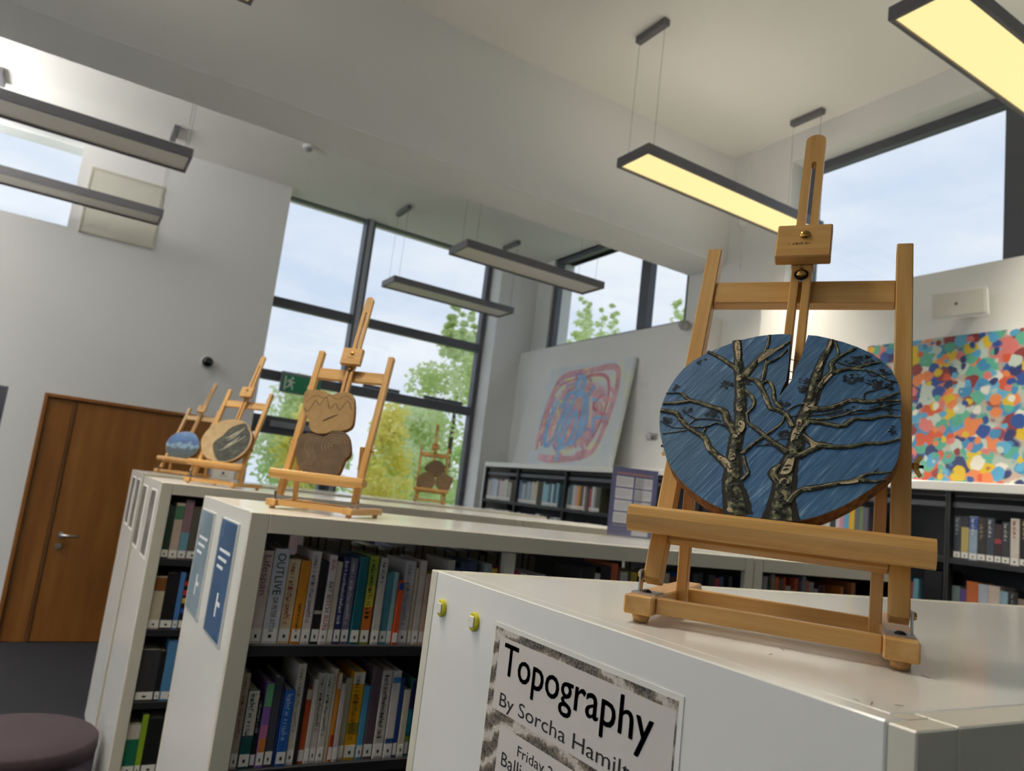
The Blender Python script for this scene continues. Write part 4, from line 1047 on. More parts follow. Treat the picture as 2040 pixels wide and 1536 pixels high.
def blue_paint():
    m, nt, b = new_mat('blue_brushed_paint')
    tc = nt.nodes.new('ShaderNodeTexCoord')
    mp = nt.nodes.new('ShaderNodeMapping')
    m0 = nt.nodes.new('ShaderNodeMapping')
    m0.inputs['Rotation'].default_value = (0, math.radians(-33), 0)
    mp.inputs['Scale'].default_value = (110, 1, 9)
    no = nt.nodes.new('ShaderNodeTexNoise')
    no.inputs['Scale'].default_value = 2.2
    no.inputs['Detail'].default_value = 6
    no.inputs['Roughness'].default_value = 0.65
    no.inputs['Distortion'].default_value = 0.3
    nt.links.new(tc.outputs['Object'], m0.inputs['Vector'])
    nt.links.new(m0.outputs['Vector'], mp.inputs['Vector'])
    nt.links.new(mp.outputs['Vector'], no.inputs['Vector'])
    ra = ramp(nt, no.outputs['Fac'], [(0.2, lin('213b58')), (0.40, lin('36638f')), (0.57, lin('4a79a6')), (0.70, lin('8db0ca'))])
    wash = obj_noise(nt, 9, 2)
    r2 = ramp(nt, wash.outputs['Fac'], [(0.4, (0, 0, 0)), (0.65, (1, 1, 1))])
    half = nt.nodes.new('ShaderNodeMath')
    half.operation = 'MULTIPLY'
    half.inputs[1].default_value = 0.45
    nt.links.new(r2.outputs['Color'], half.inputs[0])
    c = mix_rgb(nt, half.outputs[0], ra.outputs['Color'], lin('3f6a7c'))
    nt.links.new(c, b.inputs['Base Color'])
    b.inputs['Roughness'].default_value = 0.5
    add_bump(nt, b, no.outputs['Fac'], 0.55, 0.0012)
    return m

def bark_paint():
    m, nt, b = new_mat('painted_bark')
    no = obj_noise(nt, 150, 3, (1.0, 0, 0.8), 0.5)
    ra = ramp(nt, no.outputs['Fac'], [(0.40, lin('191812')), (0.48, lin('3c3e2b')), (0.55, lin('666a4a')), (0.64, lin('a89c78'))])
    nt.links.new(ra.outputs['Color'], b.inputs['Base Color'])
    b.inputs['Roughness'].default_value = 0.5
    n2 = obj_noise(nt, 260, 3)
    add_bump(nt, b, n2.outputs['Fac'], 0.5, 0.001)
    return m

cx_ = sum(p[0] for p in SLICE1) / len(SLICE1)
cz_ = sum(p[1] for p in SLICE1) / len(SLICE1)
prism('painted_face', [[(cx_ + (x - cx_) * 0.998, cz_ + (z - cz_) * 0.998) for x, z in SLICE1]], -0.0360, -0.0350, blue_paint(), S1)
outline_paint = mat('dark_outline_paint', '1e1c16', 0.5, var=0.2, vscale=120)
cream_paint = mat('cream_highlight_paint', 'c9b48e', 0.5, var=0.18, vscale=160, bump=0.4, bscale=400)
bark_p = bark_paint()

def painted_tree(name, lines, y):
    bm = bmesh.new()
    for i, l in enumerate(lines):
        pts = smooth_line(l, 6)
        add_ribbon(bm, pts, y - 0.00002 * i, 0.0003, 0.10, 0, 1.42)
    for i, l in enumerate(lines):
        pts = smooth_line(l, 6)
        if max(p[2] for p in l) > 0.0016:
            add_ribbon(bm, pts, y - 0.0006 - 0.00002 * i, 0.0004, 0.16, 1, 0.86, 0.02)
    for i, l in enumerate(lines):                      # pale edge light along the upper limbs
        if 0.0030 < max(p[2] for p in l) < 0.0085:
            add_ribbon(bm, smooth_line(l, 6), y - 0.0011 - 0.00002 * i, 0.0003, 0.6, 3, 0.26, 0.12)
    return from_bm(name, bm, [outline_paint, bark_p, cream_paint, mat('olive_grey_paint', '8d8464', 0.5, var=0.3, vscale=120)], S1)
ta = painted_tree('painted_tree', TREE_A, -0.0362)
tb = painted_tree('painted_tree', TREE_B, -0.0363)
cp = bmesh.new()
for lp in CREAM:
    lp = dense(lp, 3)
    qx, qz = sum(p[0] for p in lp) / len(lp), sum(p[1] for p in lp) / len(lp)
    vs = [cp.verts.new((qx + (x - qx) * 0.86 * RN.uniform(0.85, 1.1), -0.0378, qz + (z - qz) * 0.86 * RN.uniform(0.9, 1.06))) for x, z in lp]
    f = cp.faces.new(vs)
    f.normal_update()
    if f.normal.y > 0:
        f.normal_flip()
cpo = from_bm('bark_highlights', cp, cream_paint, S1)
cpo['kind'] = 'stuff'
def inside(x, z, poly=SLICE1):
    c = False
    for (x0, z0), (x1, z1) in zip(poly, poly[1:] + poly[:1]):
        if (z0 > z) != (z1 > z) and x < (x1 - x0) * (z - z0) / (z1 - z0) + x0:
            c = not c
    return c
# dark bark scars across the trunks
sc = bmesh.new()
for l in (TREE_A[0], TREE_B[0], TREE_A[11], TREE_B[2], TREE_B[8], TREE_A[2]):
    P = smooth_line(l, 6)
    for i in range(2, len(P) - 1):
        if RN.random() < 0.55:
            x, z, w = P[i]
            s0, ln = RN.uniform(-0.35, 0.1), RN.uniform(0.22, 0.5)
            t = RN.uniform(-0.25, 0.25)
            add_ribbon(sc, [(x + w * (s0 + ln * q), z + w * t * q + w * 0.08 * math.sin(3 * q), w * 0.11 * (0.4 + math.sin(math.pi * min(1, q + 0.1)))) for q in (0, 0.33, 0.66, 1.0)], -0.0381, 0.0003)
from_bm('bark_scars', sc, outline_paint, S1)['kind'] = 'stuff'
lv = bmesh.new()
for x, z, r, n in LEAF_SPOTS:
    for _ in range(int(n * 1.3)):
        a, q = RN.uniform(0, 6.28), math.sqrt(RN.random()) * r
        px_, pz_ = x + q * math.cos(a), z + q * 0.7 * math.sin(a)
        if not inside(cx_ + (px_ - cx_) * 1.04, cz_ + (pz_ - cz_) * 1.04):
            continue
        an = RN.uniform(-0.5, 0.9)
        l, w = RN.uniform(0.0016, 0.0028), RN.uniform(0.0006, 0.0010)
        vs = [lv.verts.new((px_ + l * math.cos(an) * c - w * math.sin(an) * s, -0.0366, pz_ + l * math.sin(an) * c + w * math.cos(an) * s)) for c, s in ((-1, 0), (-0.3, -1), (0.5, -0.8), (1, 0), (0.5, 0.8), (-0.3, 1))]
        lv.faces.new(vs)
        if RN.random() < 0.5:
            add_ribbon(lv, [(px_, pz_, 0.0004), ((px_ + x) / 2, (pz_ + z) / 2, 0.0005), (x + RN.uniform(-r, r) * 0.3, z - r * 0.5, 0.0006)], -0.0364, 0.0001)
for f in lv.faces:
    f.normal_update()
    if f.normal.y > 0:
        f.normal_flip()
lo = from_bm('painted_leaves', lv, mat('dark_leaf_paint', '18222b', 0.5, var=0.1), S1)
lo['kind'] = 'stuff'
# cut marks and loose fibres in the split
for k, (x0, z0, x1, z1) in enumerate(((-0.0005, 0.279, 0.012, 0.276), (0.0005, 0.262, 0.0075, 0.2605), (0.001, 0.250, 0.006, 0.252))):
    cyl('splinter', (x0, -0.030, z0), (x1, -0.029, z1), 0.0005, 0.0004, bark_rim, S1, 6)

# ---- the other slices
def plain_slice(label, ez, loop, yf, yb, dz, cols, group, grain=0):
    o = slice_thing('wood_slice', label, ez, group)
    lp = dense([(x, z + dz) for x, z in loop])
    cx = sum(p[0] for p in lp) / len(lp)
    cz = sum(p[1] for p in lp) / len(lp)
    prism('wood_body', [lp], -yf, -yb, cut_mat('cut_wood', (cx, cz), cols), o, side_mat=bark_rim)
    return o, lp, (cx, cz)
TAN = (lin('8a6a40'), lin('a2804f'), lin('b09060'))
BRN = (lin('4a3826'), lin('604a34'), lin('755c42'))
G_SL = 'unpainted wood slices on easels'
d2 = 0.0726 - min(z for _, z in SL2B)
o2, lp2, c2 = plain_slice('brown heart-shaped wood slice with pale carved swirls resting on the easel ledge', E2, SL2B, 0.034, 0.015, d2, BRN, G_SL)
o2b, lp2b, c2b = plain_slice('tan cloud-shaped wood slice with a carved mountain line balanced on the brown one', E2, SL2A, 0.034, 0.015, d2 + 0.0005, TAN, G_SL)
carve = mat('carved_dark_line', '3c2a18', 0.8, var=0.1)
pale = mat('carved_pale_line', '8f7a5c', 0.8, var=0.1)
bm = bmesh.new()
add_ribbon(bm, smooth_line([(-0.10, 0.272, 0.002), (-0.085, 0.262, 0.002), (-0.07, 0.30, 0.002), (-0.055, 0.285, 0.002), (-0.04, 0.315, 0.002), (-0.02, 0.278, 0.002), (-0.005, 0.298, 0.002), (0.012, 0.275, 0.002), (0.03, 0.31, 0.002), (0.05, 0.28, 0.002)], 3), -0.0342, 0.0002)
add_ribbon(bm, smooth_line([(-0.10, 0.29, 0.0014), (-0.075, 0.318, 0.0014), (-0.05, 0.31, 0.0014), (-0.03, 0.322, 0.0014), (-0.005, 0.31, 0.0014), (0.02, 0.325, 0.0014), (0.045, 0.312, 0.0014)], 3), -0.0342, 0.0002)
add_ribbon(bm, smooth_line([(-0.03, 0.236, 0.0045), (-0.008, 0.25, 0.005), (0.012, 0.262, 0.002)], 3), -0.0342, 0.0002)
from_bm('carved_lines', bm, carve, o2b)['kind'] = 'stuff'
bm = bmesh.new()
for k in range(4):
    r = 0.010 + 0.010 * k
    add_ribbon(bm, smooth_line([(0.028 + r * math.cos(a) * 1.0, 0.165 + r * math.sin(a) * 0.85 + 0.004 * math.sin(3 * a), 0.0014) for a in [0.2 + 0.45 * i for i in range(9)]], 3), -0.0342, 0.0002)
    add_ribbon(bm, smooth_line([(-0.03 - 0.008 * k + 0.012 * math.sin(q * 1.7), 0.10 + q * 0.022 + d2, 0.0012) for q in range(5)], 3), -0.0342, 0.0002)
from_bm('carved_lines', bm, pale, o2)['kind'] = 'stuff'

d3 = 0.0726 - min(z for _, z in SL3)
o3, lp3, c3 = plain_slice('round pale wood slice half painted with dark grey rocks', E3, SL3, 0.034, 0.012, d3, (lin('a68a60'), lin('b89c70'), lin('c8b088')), None)
def rock_paint():
    m, nt, b = new_mat('dark_rock_paint')
    no = obj_noise(nt, 26, 5, (0.7, 0, 1.6), 0.7)
    ra = ramp(nt, no.outputs['Fac'], [(0.36, lin('1c1e1c')), (0.52, lin('34382f')), (0.64, lin('5a5f4c')), (0.74, lin('c8c4ae'))])
    nt.links.new(ra.outputs['Color'], b.inputs['Base Color'])
    b.inputs['Roughness'].default_value = 0.6
    return m
prism('painted_rocks', [dense([(x, z + d3) for x, z in SL3P])], -0.0348, -0.0342, rock_paint(), o3)
bm = bmesh.new()
for k in range(9):
    x0 = 0.055 + RN.uniform(-0.02, 0.04)
    z0 = 0.27 - k * 0.011
    add_ribbon(bm, smooth_line([(x0, z0 + d3, 0.0018), (x0 - 0.02, z0 - 0.025 + d3, 0.0026), (x0 - 0.05, z0 - 0.05 + d3, 0.0014)], 3), -0.0350, 0.0002)
from_bm('paint_strokes', bm, mat('pale_stroke_paint', 'cfcab4', 0.6), o3)['kind'] = 'stuff'
d4 = 0.0726 - min(z for _, z in SL4)
o4, lp4, c4_ = plain_slice('small round slice painted as a blue sky over dark green land', E4, SL4, 0.034, 0.012, d4, (lin('a68a60'), lin('b89c70'), lin('c8b088')), None)
def sky_paint():
    m, nt, b = new_mat('sky_and_land_paint')
    tc = nt.nodes.new('ShaderNodeTexCoord')
    sp = nt.nodes.new('ShaderNodeSeparateXYZ')
    nt.links.new(tc.outputs['Object'], sp.inputs[0])
    no = obj_noise(nt, 16, 4, (1, 0, 1.4), 0.6)
    ad = nt.nodes.new('ShaderNodeMath')
    ad.operation = 'MULTIPLY_ADD'
    ad.inputs[1].default_value = 0.16
    nt.links.new(no.outputs['Fac'], ad.inputs[0])
    nt.links.new(sp.outputs['Z'], ad.inputs[2])
    ra = ramp(nt, ad.outputs[0], [(0.17, lin('27362c')), (0.225, lin('2c4452')), (0.25, lin('7fa8c0')), (0.27, lin('274f86')), (0.31, lin('3f74b4')), (0.36, lin('7a9cc8'))])
    nt.links.new(ra.outputs['Color'], b.inputs['Base Color'])
    b.inputs['Roughness'].default_value = 0.5
    return m
prism('painted_scene', [[(c4_[0] + (x - c4_[0]) * 0.985, c4_[1] + (z - c4_[1]) * 0.985) for x, z in lp4]], -0.0348, -0.0342, sky_paint(), o4)
d5 = 0.0726 - min(z for _, z in SL5B)
plain_slice('brown wood slice low on the distant easel, on the door side', E5, SL5B, 0.032, 0.014, d5, (lin('6a5236'), lin('7c6244'), lin('8c7252')), G_SL)
d5c = 0.0726 - min(z for _, z in SL5C)
plain_slice('brown wood slice low on the distant easel, on the wall shelf side', E5, [(x - 0.004, z) for x, z in SL5C], 0.032, 0.014, d5c, (lin('6a5236'), lin('7c6244'), lin('8c7252')), G_SL)
plain_slice('brown wood slice topmost of three on the distant easel', E5, SL5A, 0.032, 0.014, d5c + 0.004, (lin('5a4630'), lin('6c563c'), lin('7c6448')), G_SL)

# ================================================================ poster and notices on the bookcase ends
def on_end(x, y_far, z_top):
    """map (right, down) on a surface facing -x to world; right runs towards -y"""
    return lambda a, b_, off=0.0: (x - off, y_far - a, z_top - b_)

def sheet(name, m, parent, a0, a1, b0, b1, off0, off1):
    """flat sheet in the parent's (right = -y, up = z, out = -x) space"""
    return box(name, -off1, -off0, -a1, -a0, -b1, -b0, m, parent)

def stone_mat():
    m, nt, b = new_mat('wood_grain_photo_print')
    tc = nt.nodes.new('ShaderNodeTexCoord')
    mp = nt.nodes.new('ShaderNodeMapping')
    mp.inputs['Scale'].default_value = (0, 1, 1.0)
    mp.inputs['Location'].default_value = (0, 0.12, 0.32)
    wv = nt.nodes.new('ShaderNodeTexWave')
    wv.wave_type = 'RINGS'
    wv.rings_direction = 'X'
    wv.inputs['Scale'].default_value = 13
    wv.inputs['Distortion'].default_value = 4.5
    wv.inputs['Detail'].default_value = 4
    wv.inputs['Detail Scale'].default_value = 2.5
    wv.inputs['Detail Roughness'].default_value = 0.7
    nt.links.new(tc.outputs['Object'], mp.inputs['Vector'])
    nt.links.new(mp.outputs['Vector'], wv.inputs['Vector'])
    ra = ramp(nt, wv.outputs['Fac'], [(0.1, lin('2e251c')), (0.45, lin('6c5a44')), (0.66, lin('948674')), (0.9, lin('d8d2c8'))])
    fi = obj_noise(nt, 420, 3)
    r2 = ramp(nt, fi.outputs['Fac'], [(0.35, lin('2e261e')), (0.65, lin('e8e0d4'))])
    c = mix_rgb(nt, 0.25, ra.outputs['Color'], r2.outputs['Color'])
    nt.links.new(c, b.inputs['Base Color'])
    b.inputs['Roughness'].default_value = 0.6
    return m

po = tag(empty('exhibition_poster', (0.465, 0.758, 1.520)), 'Topography exhibition poster with wood grain border on the front bookcase end', 'poster')
sheet('paper_sheet', paper, po, 0.0, 0.301, 0.0, 0.425, 0.0002, 0.0007)
sheet('photo_print', stone_mat(), po, 0.0012, 0.2955, 0.005, 0.42, 0.0007, 0.0009)
panel = mat('off_white_print', 'd9d2cd', 0.6, var=0.015)
sheet('title_panel', panel, po, 0.0133, 0.2937, 0.0135, 0.0905, 0.0009, 0.0011)
sheet('details_panel', panel, po, 0.0335, 0.262, 0.103, 0.24, 0.0009, 0.0011)
tl = lambda a0, b0: (lambda a, b_: (-0.0013, -(a0 + a), -(b0 - b_)))
o_ = text('Topography', ink, po, tl(0.025, 0.0505), 0.244, 0.0320, name='title_lettering')
text('By Sorcha Hamilton', ink, po, tl(0.027, 0.0845), 0.250, 0.0140, name='artist_lettering')
text('Friday 2nd', ink, po, tl(0.073, 0.1220), 0.085, 0.0105, name='date_lettering')
text('Ballin', ink, po, tl(0.044, 0.1405), 0.052, 0.0135, name='venue_lettering')
# bold: a second strike of the title slightly offset
text('Topography', ink, po, tl(0.0262, 0.0505), 0.244, 0.0325, name='title_lettering')
text('Topography', ink, po, tl(0.0256, 0.0511), 0.244, 0.0325, name='title_lettering')

yellow = mat('yellow_rubber', 'd8d028', 0.45, var=0.05)
for y, z, lb in ((0.8955, 1.5095, 'yellow oval adhesive pad with a white square, near the far edge of the bookcase end'), (0.8075, 1.5095, 'yellow oval adhesive pad with a white square, next to the exhibition poster')):
    t = tag(empty('adhesive_pad', (0.465, y, z)), lb, 'pad', 'yellow adhesive pads')
    bm = bmesh.new()
    rings = []
    for xx, s in ((-0.0002, 1.0), (-0.0035, 1.0), (-0.0045, 0.9)):
        rings.append([bm.verts.new((xx, 0.0105 * s * math.cos(a), 0.0110 * s * math.sin(a))) for a in [2 * math.pi * i / 24 for i in range(24)]])
    for A, B in zip(rings, rings[1:]):
        for i in range(24):
            bm.faces.new((A[i], A[(i + 1) % 24], B[(i + 1) % 24], B[i]))
    bm.faces.new(rings[-1])
    bm.faces.new(rings[0][::-1])
    bmesh.ops.recalc_face_normals(bm, faces=bm.faces[:])
    from_bm('oval_pad', bm, yellow, t)
    box('foam_square', -0.0062, -0.0046, -0.0058, 0.0058, -0.0065, 0.0065, paper, t, 0.0006)

def blue_print(name, c0, c1, c2):
    m, nt, b = new_mat(name)
    no = obj_noise(nt, 9, 5, (1, 1, 0.6), 0.6)
    ra = ramp(nt, no.outputs['Fac'], [(0.35, lin(c0)), (0.58, lin(c1)), (0.72, lin(c2))])
    nt.links.new(ra.outputs['Color'], b.inputs['Base Color'])
    b.inputs['Roughness'].default_value = 0.15
    return m
clear = mat('clear_acrylic_edge', 'd8dcdc', 0.15, var=0.0)
for y, lb, cs in ((2.552, 'pale blue notice in a clear holder on the bookcase end, the farther of two', ('6f8a9c', '8aa2b2', 'aebcc6')), (2.217, 'deep blue notice in a clear holder on the bookcase end, the nearer of two', ('1c4a7c', '2a5c92', '6e92b4'))):
    t = tag(empty('blue_notice', (0.435, y, 1.510)), lb, 'notice', 'blue notices on the second bookcase end')
    sheet('holder_back', clear, t, -0.004, 0.216, -0.004, 0.300, 0.0002, 0.003)
    sheet('holder_lip', clear, t, -0.004, 0.0, -0.004, 0.300, 0.003, 0.006)
    sheet('holder_lip', clear, t, 0.212, 0.216, -0.004, 0.300, 0.003, 0.006)
    sheet('printed_sheet', blue_print('blue_notice_print_' + cs[0], *cs), t, 0.0, 0.212, 0.0, 0.296, 0.003, 0.0042)
    wt = mat('white_print', 'e4e8ec', 0.5, var=0)
    sheet('white_mark', wt, t, 0.10, 0.116, 0.185, 0.245, 0.0042, 0.0046)
    sheet('white_mark', wt, t, 0.116, 0.15, 0.205, 0.216, 0.0042, 0.0046)
    for k in range(3):
        sheet('white_line', wt, t, 0.03, 0.17 - 0.03 * k, 0.075 + 0.022 * k, 0.083 + 0.022 * k, 0.0042, 0.0046)

def photo_print(seed):
    m, nt, b = new_mat('grey_photo_print')
    no = obj_noise(nt, 14 + seed, 5, (1, 1, 0.7), 0.65)
    ra = ramp(nt, no.outputs['Fac'], [(0.35, lin('4c4a44')), (0.55, lin('6e6a62')), (0.7, lin('a09a90'))])
    nt.links.new(ra.outputs['Color'], b.inputs['Base Color'])
    b.inputs['Roughness'].default_value = 0.4
    return m
for i, (x, y0, y1, lb) in enumerate(((0.41, 4.19, 3.975, 'grey photo sheet on the second last bookcase end, farther of its two'), (0.41, 3.80, 3.585, 'grey photo sheet on the second last bookcase end, nearer of its two'),
                                     (0.46, 5.40, 5.185, 'grey photo sheet on the last bookcase end, farther of its two'), (0.46, 5.09, 4.875, 'grey photo sheet on the last bookcase end, nearer of its two'))):
    t = tag(empty('photo_sheet', (x, y0, 1.515)), lb, 'photo sheet', 'grey photo sheets on bookcase ends')
    sheet('paper_sheet', paper, t, 0, y0 - y1, 0, 0.30, 0.0002, 0.001)
    sheet('photo_print', photo_print(i * 3), t, 0.006, y0 - y1 - 0.03, 0.008, 0.288, 0.001, 0.0014)

# ================================================================ standing leaflet on the second bookcase
lf_ = tag(empty('leaflet_stand', (2.08, 2.578, HB), math.radians(-20)), 'blue and white printed leaflet in a clear stand beside the birch painting easel', 'leaflet stand')
def acrylic():
    m, nt, b = new_mat('clear_acrylic')
    nt.nodes.remove(b)
    o = nt.nodes['Material Output']
    t = nt.nodes.new('ShaderNodeBsdfTransparent')
    g = nt.nodes.new('ShaderNodeBsdfGlossy')
    g.inputs['Roughness'].default_value = 0.05
    mx = nt.nodes.new('ShaderNodeMixShader')
    mx.inputs[0].default_value = 0.10
    nt.links.new(t.outputs[0], mx.inputs[1])
    nt.links.new(g.outputs[0], mx.inputs[2])
    nt.links.new(mx.outputs[0], o.inputs['Surface'])
    return m
acr = acrylic()
box('front_plate', -0.004, 0.214, -0.0035, -0.0020, 0.0005, 0.305, acr, lf_)
box('stand_foot', 0.0, 0.21, 0.001, 0.008, 0.0003, 0.0035, acr, lf_)
purple = mat('violet_blue_print', '64679a', 0.35, var=0.12, vscale=14)
box('printed_sheet', 0.0, 0.21, -0.0016, -0.0004, 0.004, 0.301, purple, lf_)
wp = mat('pale_print', 'dcdde6', 0.5, var=0.02)
def lbox(n, a0, a1, z0, z1, m):
    box(n, a0, a1, -0.0020, -0.0017, z0, z1, m, lf_)
for r in range(4):
    for c in range(2):
        lbox('text_box', 0.020 + 0.088 * c, 0.100 + 0.088 * c, 0.216 - 0.052 * r, 0.262 - 0.052 * r, wp)
for r in range(4):
    for c in range(2):
        for k in range(4):
            box('text_line', 0.026 + 0.088 * c, (0.092 if k < 3 else 0.07) + 0.088 * c, -0.0022, -0.0020, 0.250 - 0.052 * r - 0.008 * k, 0.252 - 0.052 * r - 0.008 * k, mat('grey_print', 'a8a8b4', 0.6, var=0), lf_)
lbox('heading', 0.02, 0.19, 0.272, 0.278, mat('orange_print', 'c88a70', 0.5, var=0))
lbox('foot_line', 0.02, 0.19, 0.048, 0.052, mat('grey_print', 'a8a8b4', 0.6, var=0))
lbox('foot_box', 0.11, 0.185, 0.012, 0.035, wp)

cd = tag(empty('card_sign', (0.925, 5.36, HB)), 'small white card sign with a grey emblem behind the half painted slice', 'sign')
box('card', 0, 0.14, 0, 0.004, 0.0004, 0.075, paper, cd)
box('card_foot', 0, 0.14, 0.004, 0.04, 0.0004, 0.003, paper, cd)
prism('emblem', [[(0.062, 0.035), (0.075, 0.035), (0.078, 0.048), (0.068, 0.055), (0.059, 0.048)]], -0.0006, 0.0, mat('grey_emblem', '5a5c66', 0.6, var=0), cd)
box('emblem_line', 0.045, 0.095, -0.0006, 0.0, 0.024, 0.027, mat('grey_emblem', '5a5c66', 0.6, var=0), cd)

# ================================================================ canvases leaning on the wall shelves
def leaning(name, label, y_left, x_bot, x_top, w, h):
    """canvas standing on the shelf top; local x runs towards the viewer (-y), local z up the face, -y out of it"""
    t = tag(empty(name, (x_bot, y_left, 2.0375)), label, 'painting')
    ang = math.asin((x_top - x_bot) / h)
    t.rotation_euler = Matrix.Rotation(-math.pi / 2, 3, 'Z').to_4x4().to_euler()
    t.matrix_world = Matrix.Translation((x_bot, y_left, 2.0445)) @ Matrix.Rotation(-math.pi / 2, 4, 'Z') @ Matrix.Rotation(-ang, 4, 'X')
    return t
p1 = leaning('pink_painting', 'large pale canvas with pink and blue scribbled loops leaning by the window corner', 6.79, 4.30, 4.475, 1.41, 1.085)
def canvas1():
    m, nt, b = new_mat('pink_scribble_canvas')
    tc = nt.nodes.new('ShaderNodeTexCoord')
    sp = nt.nodes.new('ShaderNodeSeparateXYZ')
    nt.links.new(tc.outputs['Object'], sp.inputs[0])
    def dist(sock, c, r):
        s = nt.nodes.new('ShaderNodeMath'); s.operation = 'SUBTRACT'; s.inputs[1].default_value = c
        nt.links.new(sock, s.inputs[0])
        a = nt.nodes.new('ShaderNodeMath'); a.operation = 'ABSOLUTE'
        nt.links.new(s.outputs[0], a.inputs[0])
        d = nt.nodes.new('ShaderNodeMath'); d.operation = 'DIVIDE'; d.inputs[1].default_value = r
        nt.links.new(a.outputs[0], d.inputs[0])
        p = nt.nodes.new('ShaderNodeMath'); p.operation = 'POWER'; p.inputs[1].default_value = 3.0
        nt.links.new(d.outputs[0], p.inputs[0])
        return p.outputs[0]
    sm = nt.nodes.new('ShaderNodeMath'); sm.operation = 'ADD'
    nt.links.new(dist(sp.outputs['X'], 0.68, 0.58), sm.inputs[0])
    nt.links.new(dist(sp.outputs['Z'], 0.52, 0.46), sm.inputs[1])
    n1 = obj_noise(nt, 4, 4)
    ad = nt.nodes.new('ShaderNodeMath'); ad.operation = 'MULTIPLY_ADD'; ad.inputs[1].default_value = 0.9
    nt.links.new(n1.outputs['Fac'], ad.inputs[0])
    nt.links.new(sm.outputs[0], ad.inputs[2])
    mask = ramp(nt, ad.outputs[0], [(0.75, (1, 1, 1)), (1.0, (0, 0, 0))])
    n2 = obj_noise(nt, 5.5, 4)
    inner = ramp(nt, n2.outputs['Fac'], [(0.3, lin('c8d0dc')), (0.40, lin('dcb8c2')), (0.52, lin('d2a6b4')), (0.64, lin('e2c8bc')), (0.72, lin('d4dadc'))])
    n3 = obj_noise(nt, 3, 3)
    outer = ramp(nt, n3.outputs['Fac'], [(0.4, lin('d2dae2')), (0.55, lin('dadfe0')), (0.68, lin('e0e6bc'))])
    c = mix_rgb(nt, mask.outputs['Color'], outer.outputs['Color'], inner.outputs['Color'])
    nt.links.new(c, b.inputs['Base Color'])
    b.inputs['Roughness'].default_value = 0.7
    return m
box('canvas', 0, 1.41, 0.0, 0.035, 0, 1.085, [canvas1()][0], p1, 0.003)
strokes = bmesh.new()
pts = [(0.12, 0.16), (0.10, 0.45), (0.16, 0.80), (0.30, 0.97), (0.75, 1.0), (1.15, 1.0), (1.24, 0.80), (1.20, 0.45), (1.10, 0.16), (0.85, 0.08), (0.45, 0.06), (0.2, 0.08)]
def strok(bm, pts, w, y, mi=0):
    add_ribbon(bm, smooth_line([(a, b_, w * RN.uniform(0.7, 1.2)) for a, b_ in pts], 5), y, 0.0008, 0.2, mi)
strok(strokes, pts, 0.07, -0.0004, 0)
strok(strokes, [(0.2, 0.2), (0.16, 0.5), (0.22, 0.82), (0.5, 0.92), (1.0, 0.93), (1.14, 0.7), (1.1, 0.4), (0.98, 0.2)], 0.035, -0.0006, 1)
blue = [[(0.30, 0.70), (0.22, 0.45), (0.26, 0.22), (0.38, 0.26), (0.44, 0.5), (0.50, 0.68)], [(0.46, 0.24), (0.52, 0.52), (0.62, 0.74), (0.76, 0.72), (0.80, 0.5), (0.78, 0.28), (0.68, 0.22)],
        [(0.55, 0.2), (0.58, 0.42), (0.66, 0.56), (0.72, 0.42), (0.66, 0.24), (0.52, 0.16)], [(0.56, 0.82), (0.60, 0.92), (0.68, 0.93), (0.70, 0.84), (0.60, 0.78), (0.48, 0.76), (0.38, 0.62)], [(0.84, 0.3), (0.88, 0.5), (0.84, 0.7)], [(0.5, 0.3), (0.54, 0.1), (0.52, 0.04)]]
for k, l in enumerate(blue):
    strok(strokes, l, 0.058, -0.0012 - 0.0002 * k, 2)
strok(strokes, [(0.86, 0.72), (0.92, 0.55), (0.96, 0.40)], 0.06, -0.0024, 3)
strok(strokes, [(0.36, 0.3), (0.34, 0.42)], 0.05, -0.0024, 3)
strok(strokes, [(0.62, 0.36), (0.66, 0.30)], 0.045, -0.0024, 3)
for k in range(46):
    a, b_ = RN.uniform(0.16, 1.2), RN.uniform(0.12, 0.95)
    an, l = RN.uniform(0, 6.28), RN.uniform(0.08, 0.22)
    cl = lambda v, hi: max(0.07, min(hi, v))
    strok(strokes, [(a, b_), (cl(a + l * math.cos(an), 1.33), cl(b_ + l * math.sin(an) * 0.6, 1.02)), (cl(a + l * math.cos(an + 0.9), 1.33), cl(b_ + l * math.sin(an + 0.9), 1.02))], RN.uniform(0.02, 0.05), -0.0003 - 0.00001 * k, RN.choice((0, 0, 0, 1, 2, 3, 4, 4, 5)))
from_bm('paint_strokes', strokes, [mat('rose_paint', 'd4a8b2', 0.7, var=0.2, vscale=8), mat('red_pink_paint', 'cf8a96', 0.7, var=0.2, vscale=8), mat('sky_blue_paint', '92bce4', 0.7, var=0.15, vscale=8), mat('peach_paint', 'e6ccc0', 0.7, var=0.1), mat('lilac_paint', 'b8a0c8', 0.7, var=0.15), mat('lemon_paint', 'dfe08c', 0.7, var=0.1)], p1)['kind'] = 'stuff'

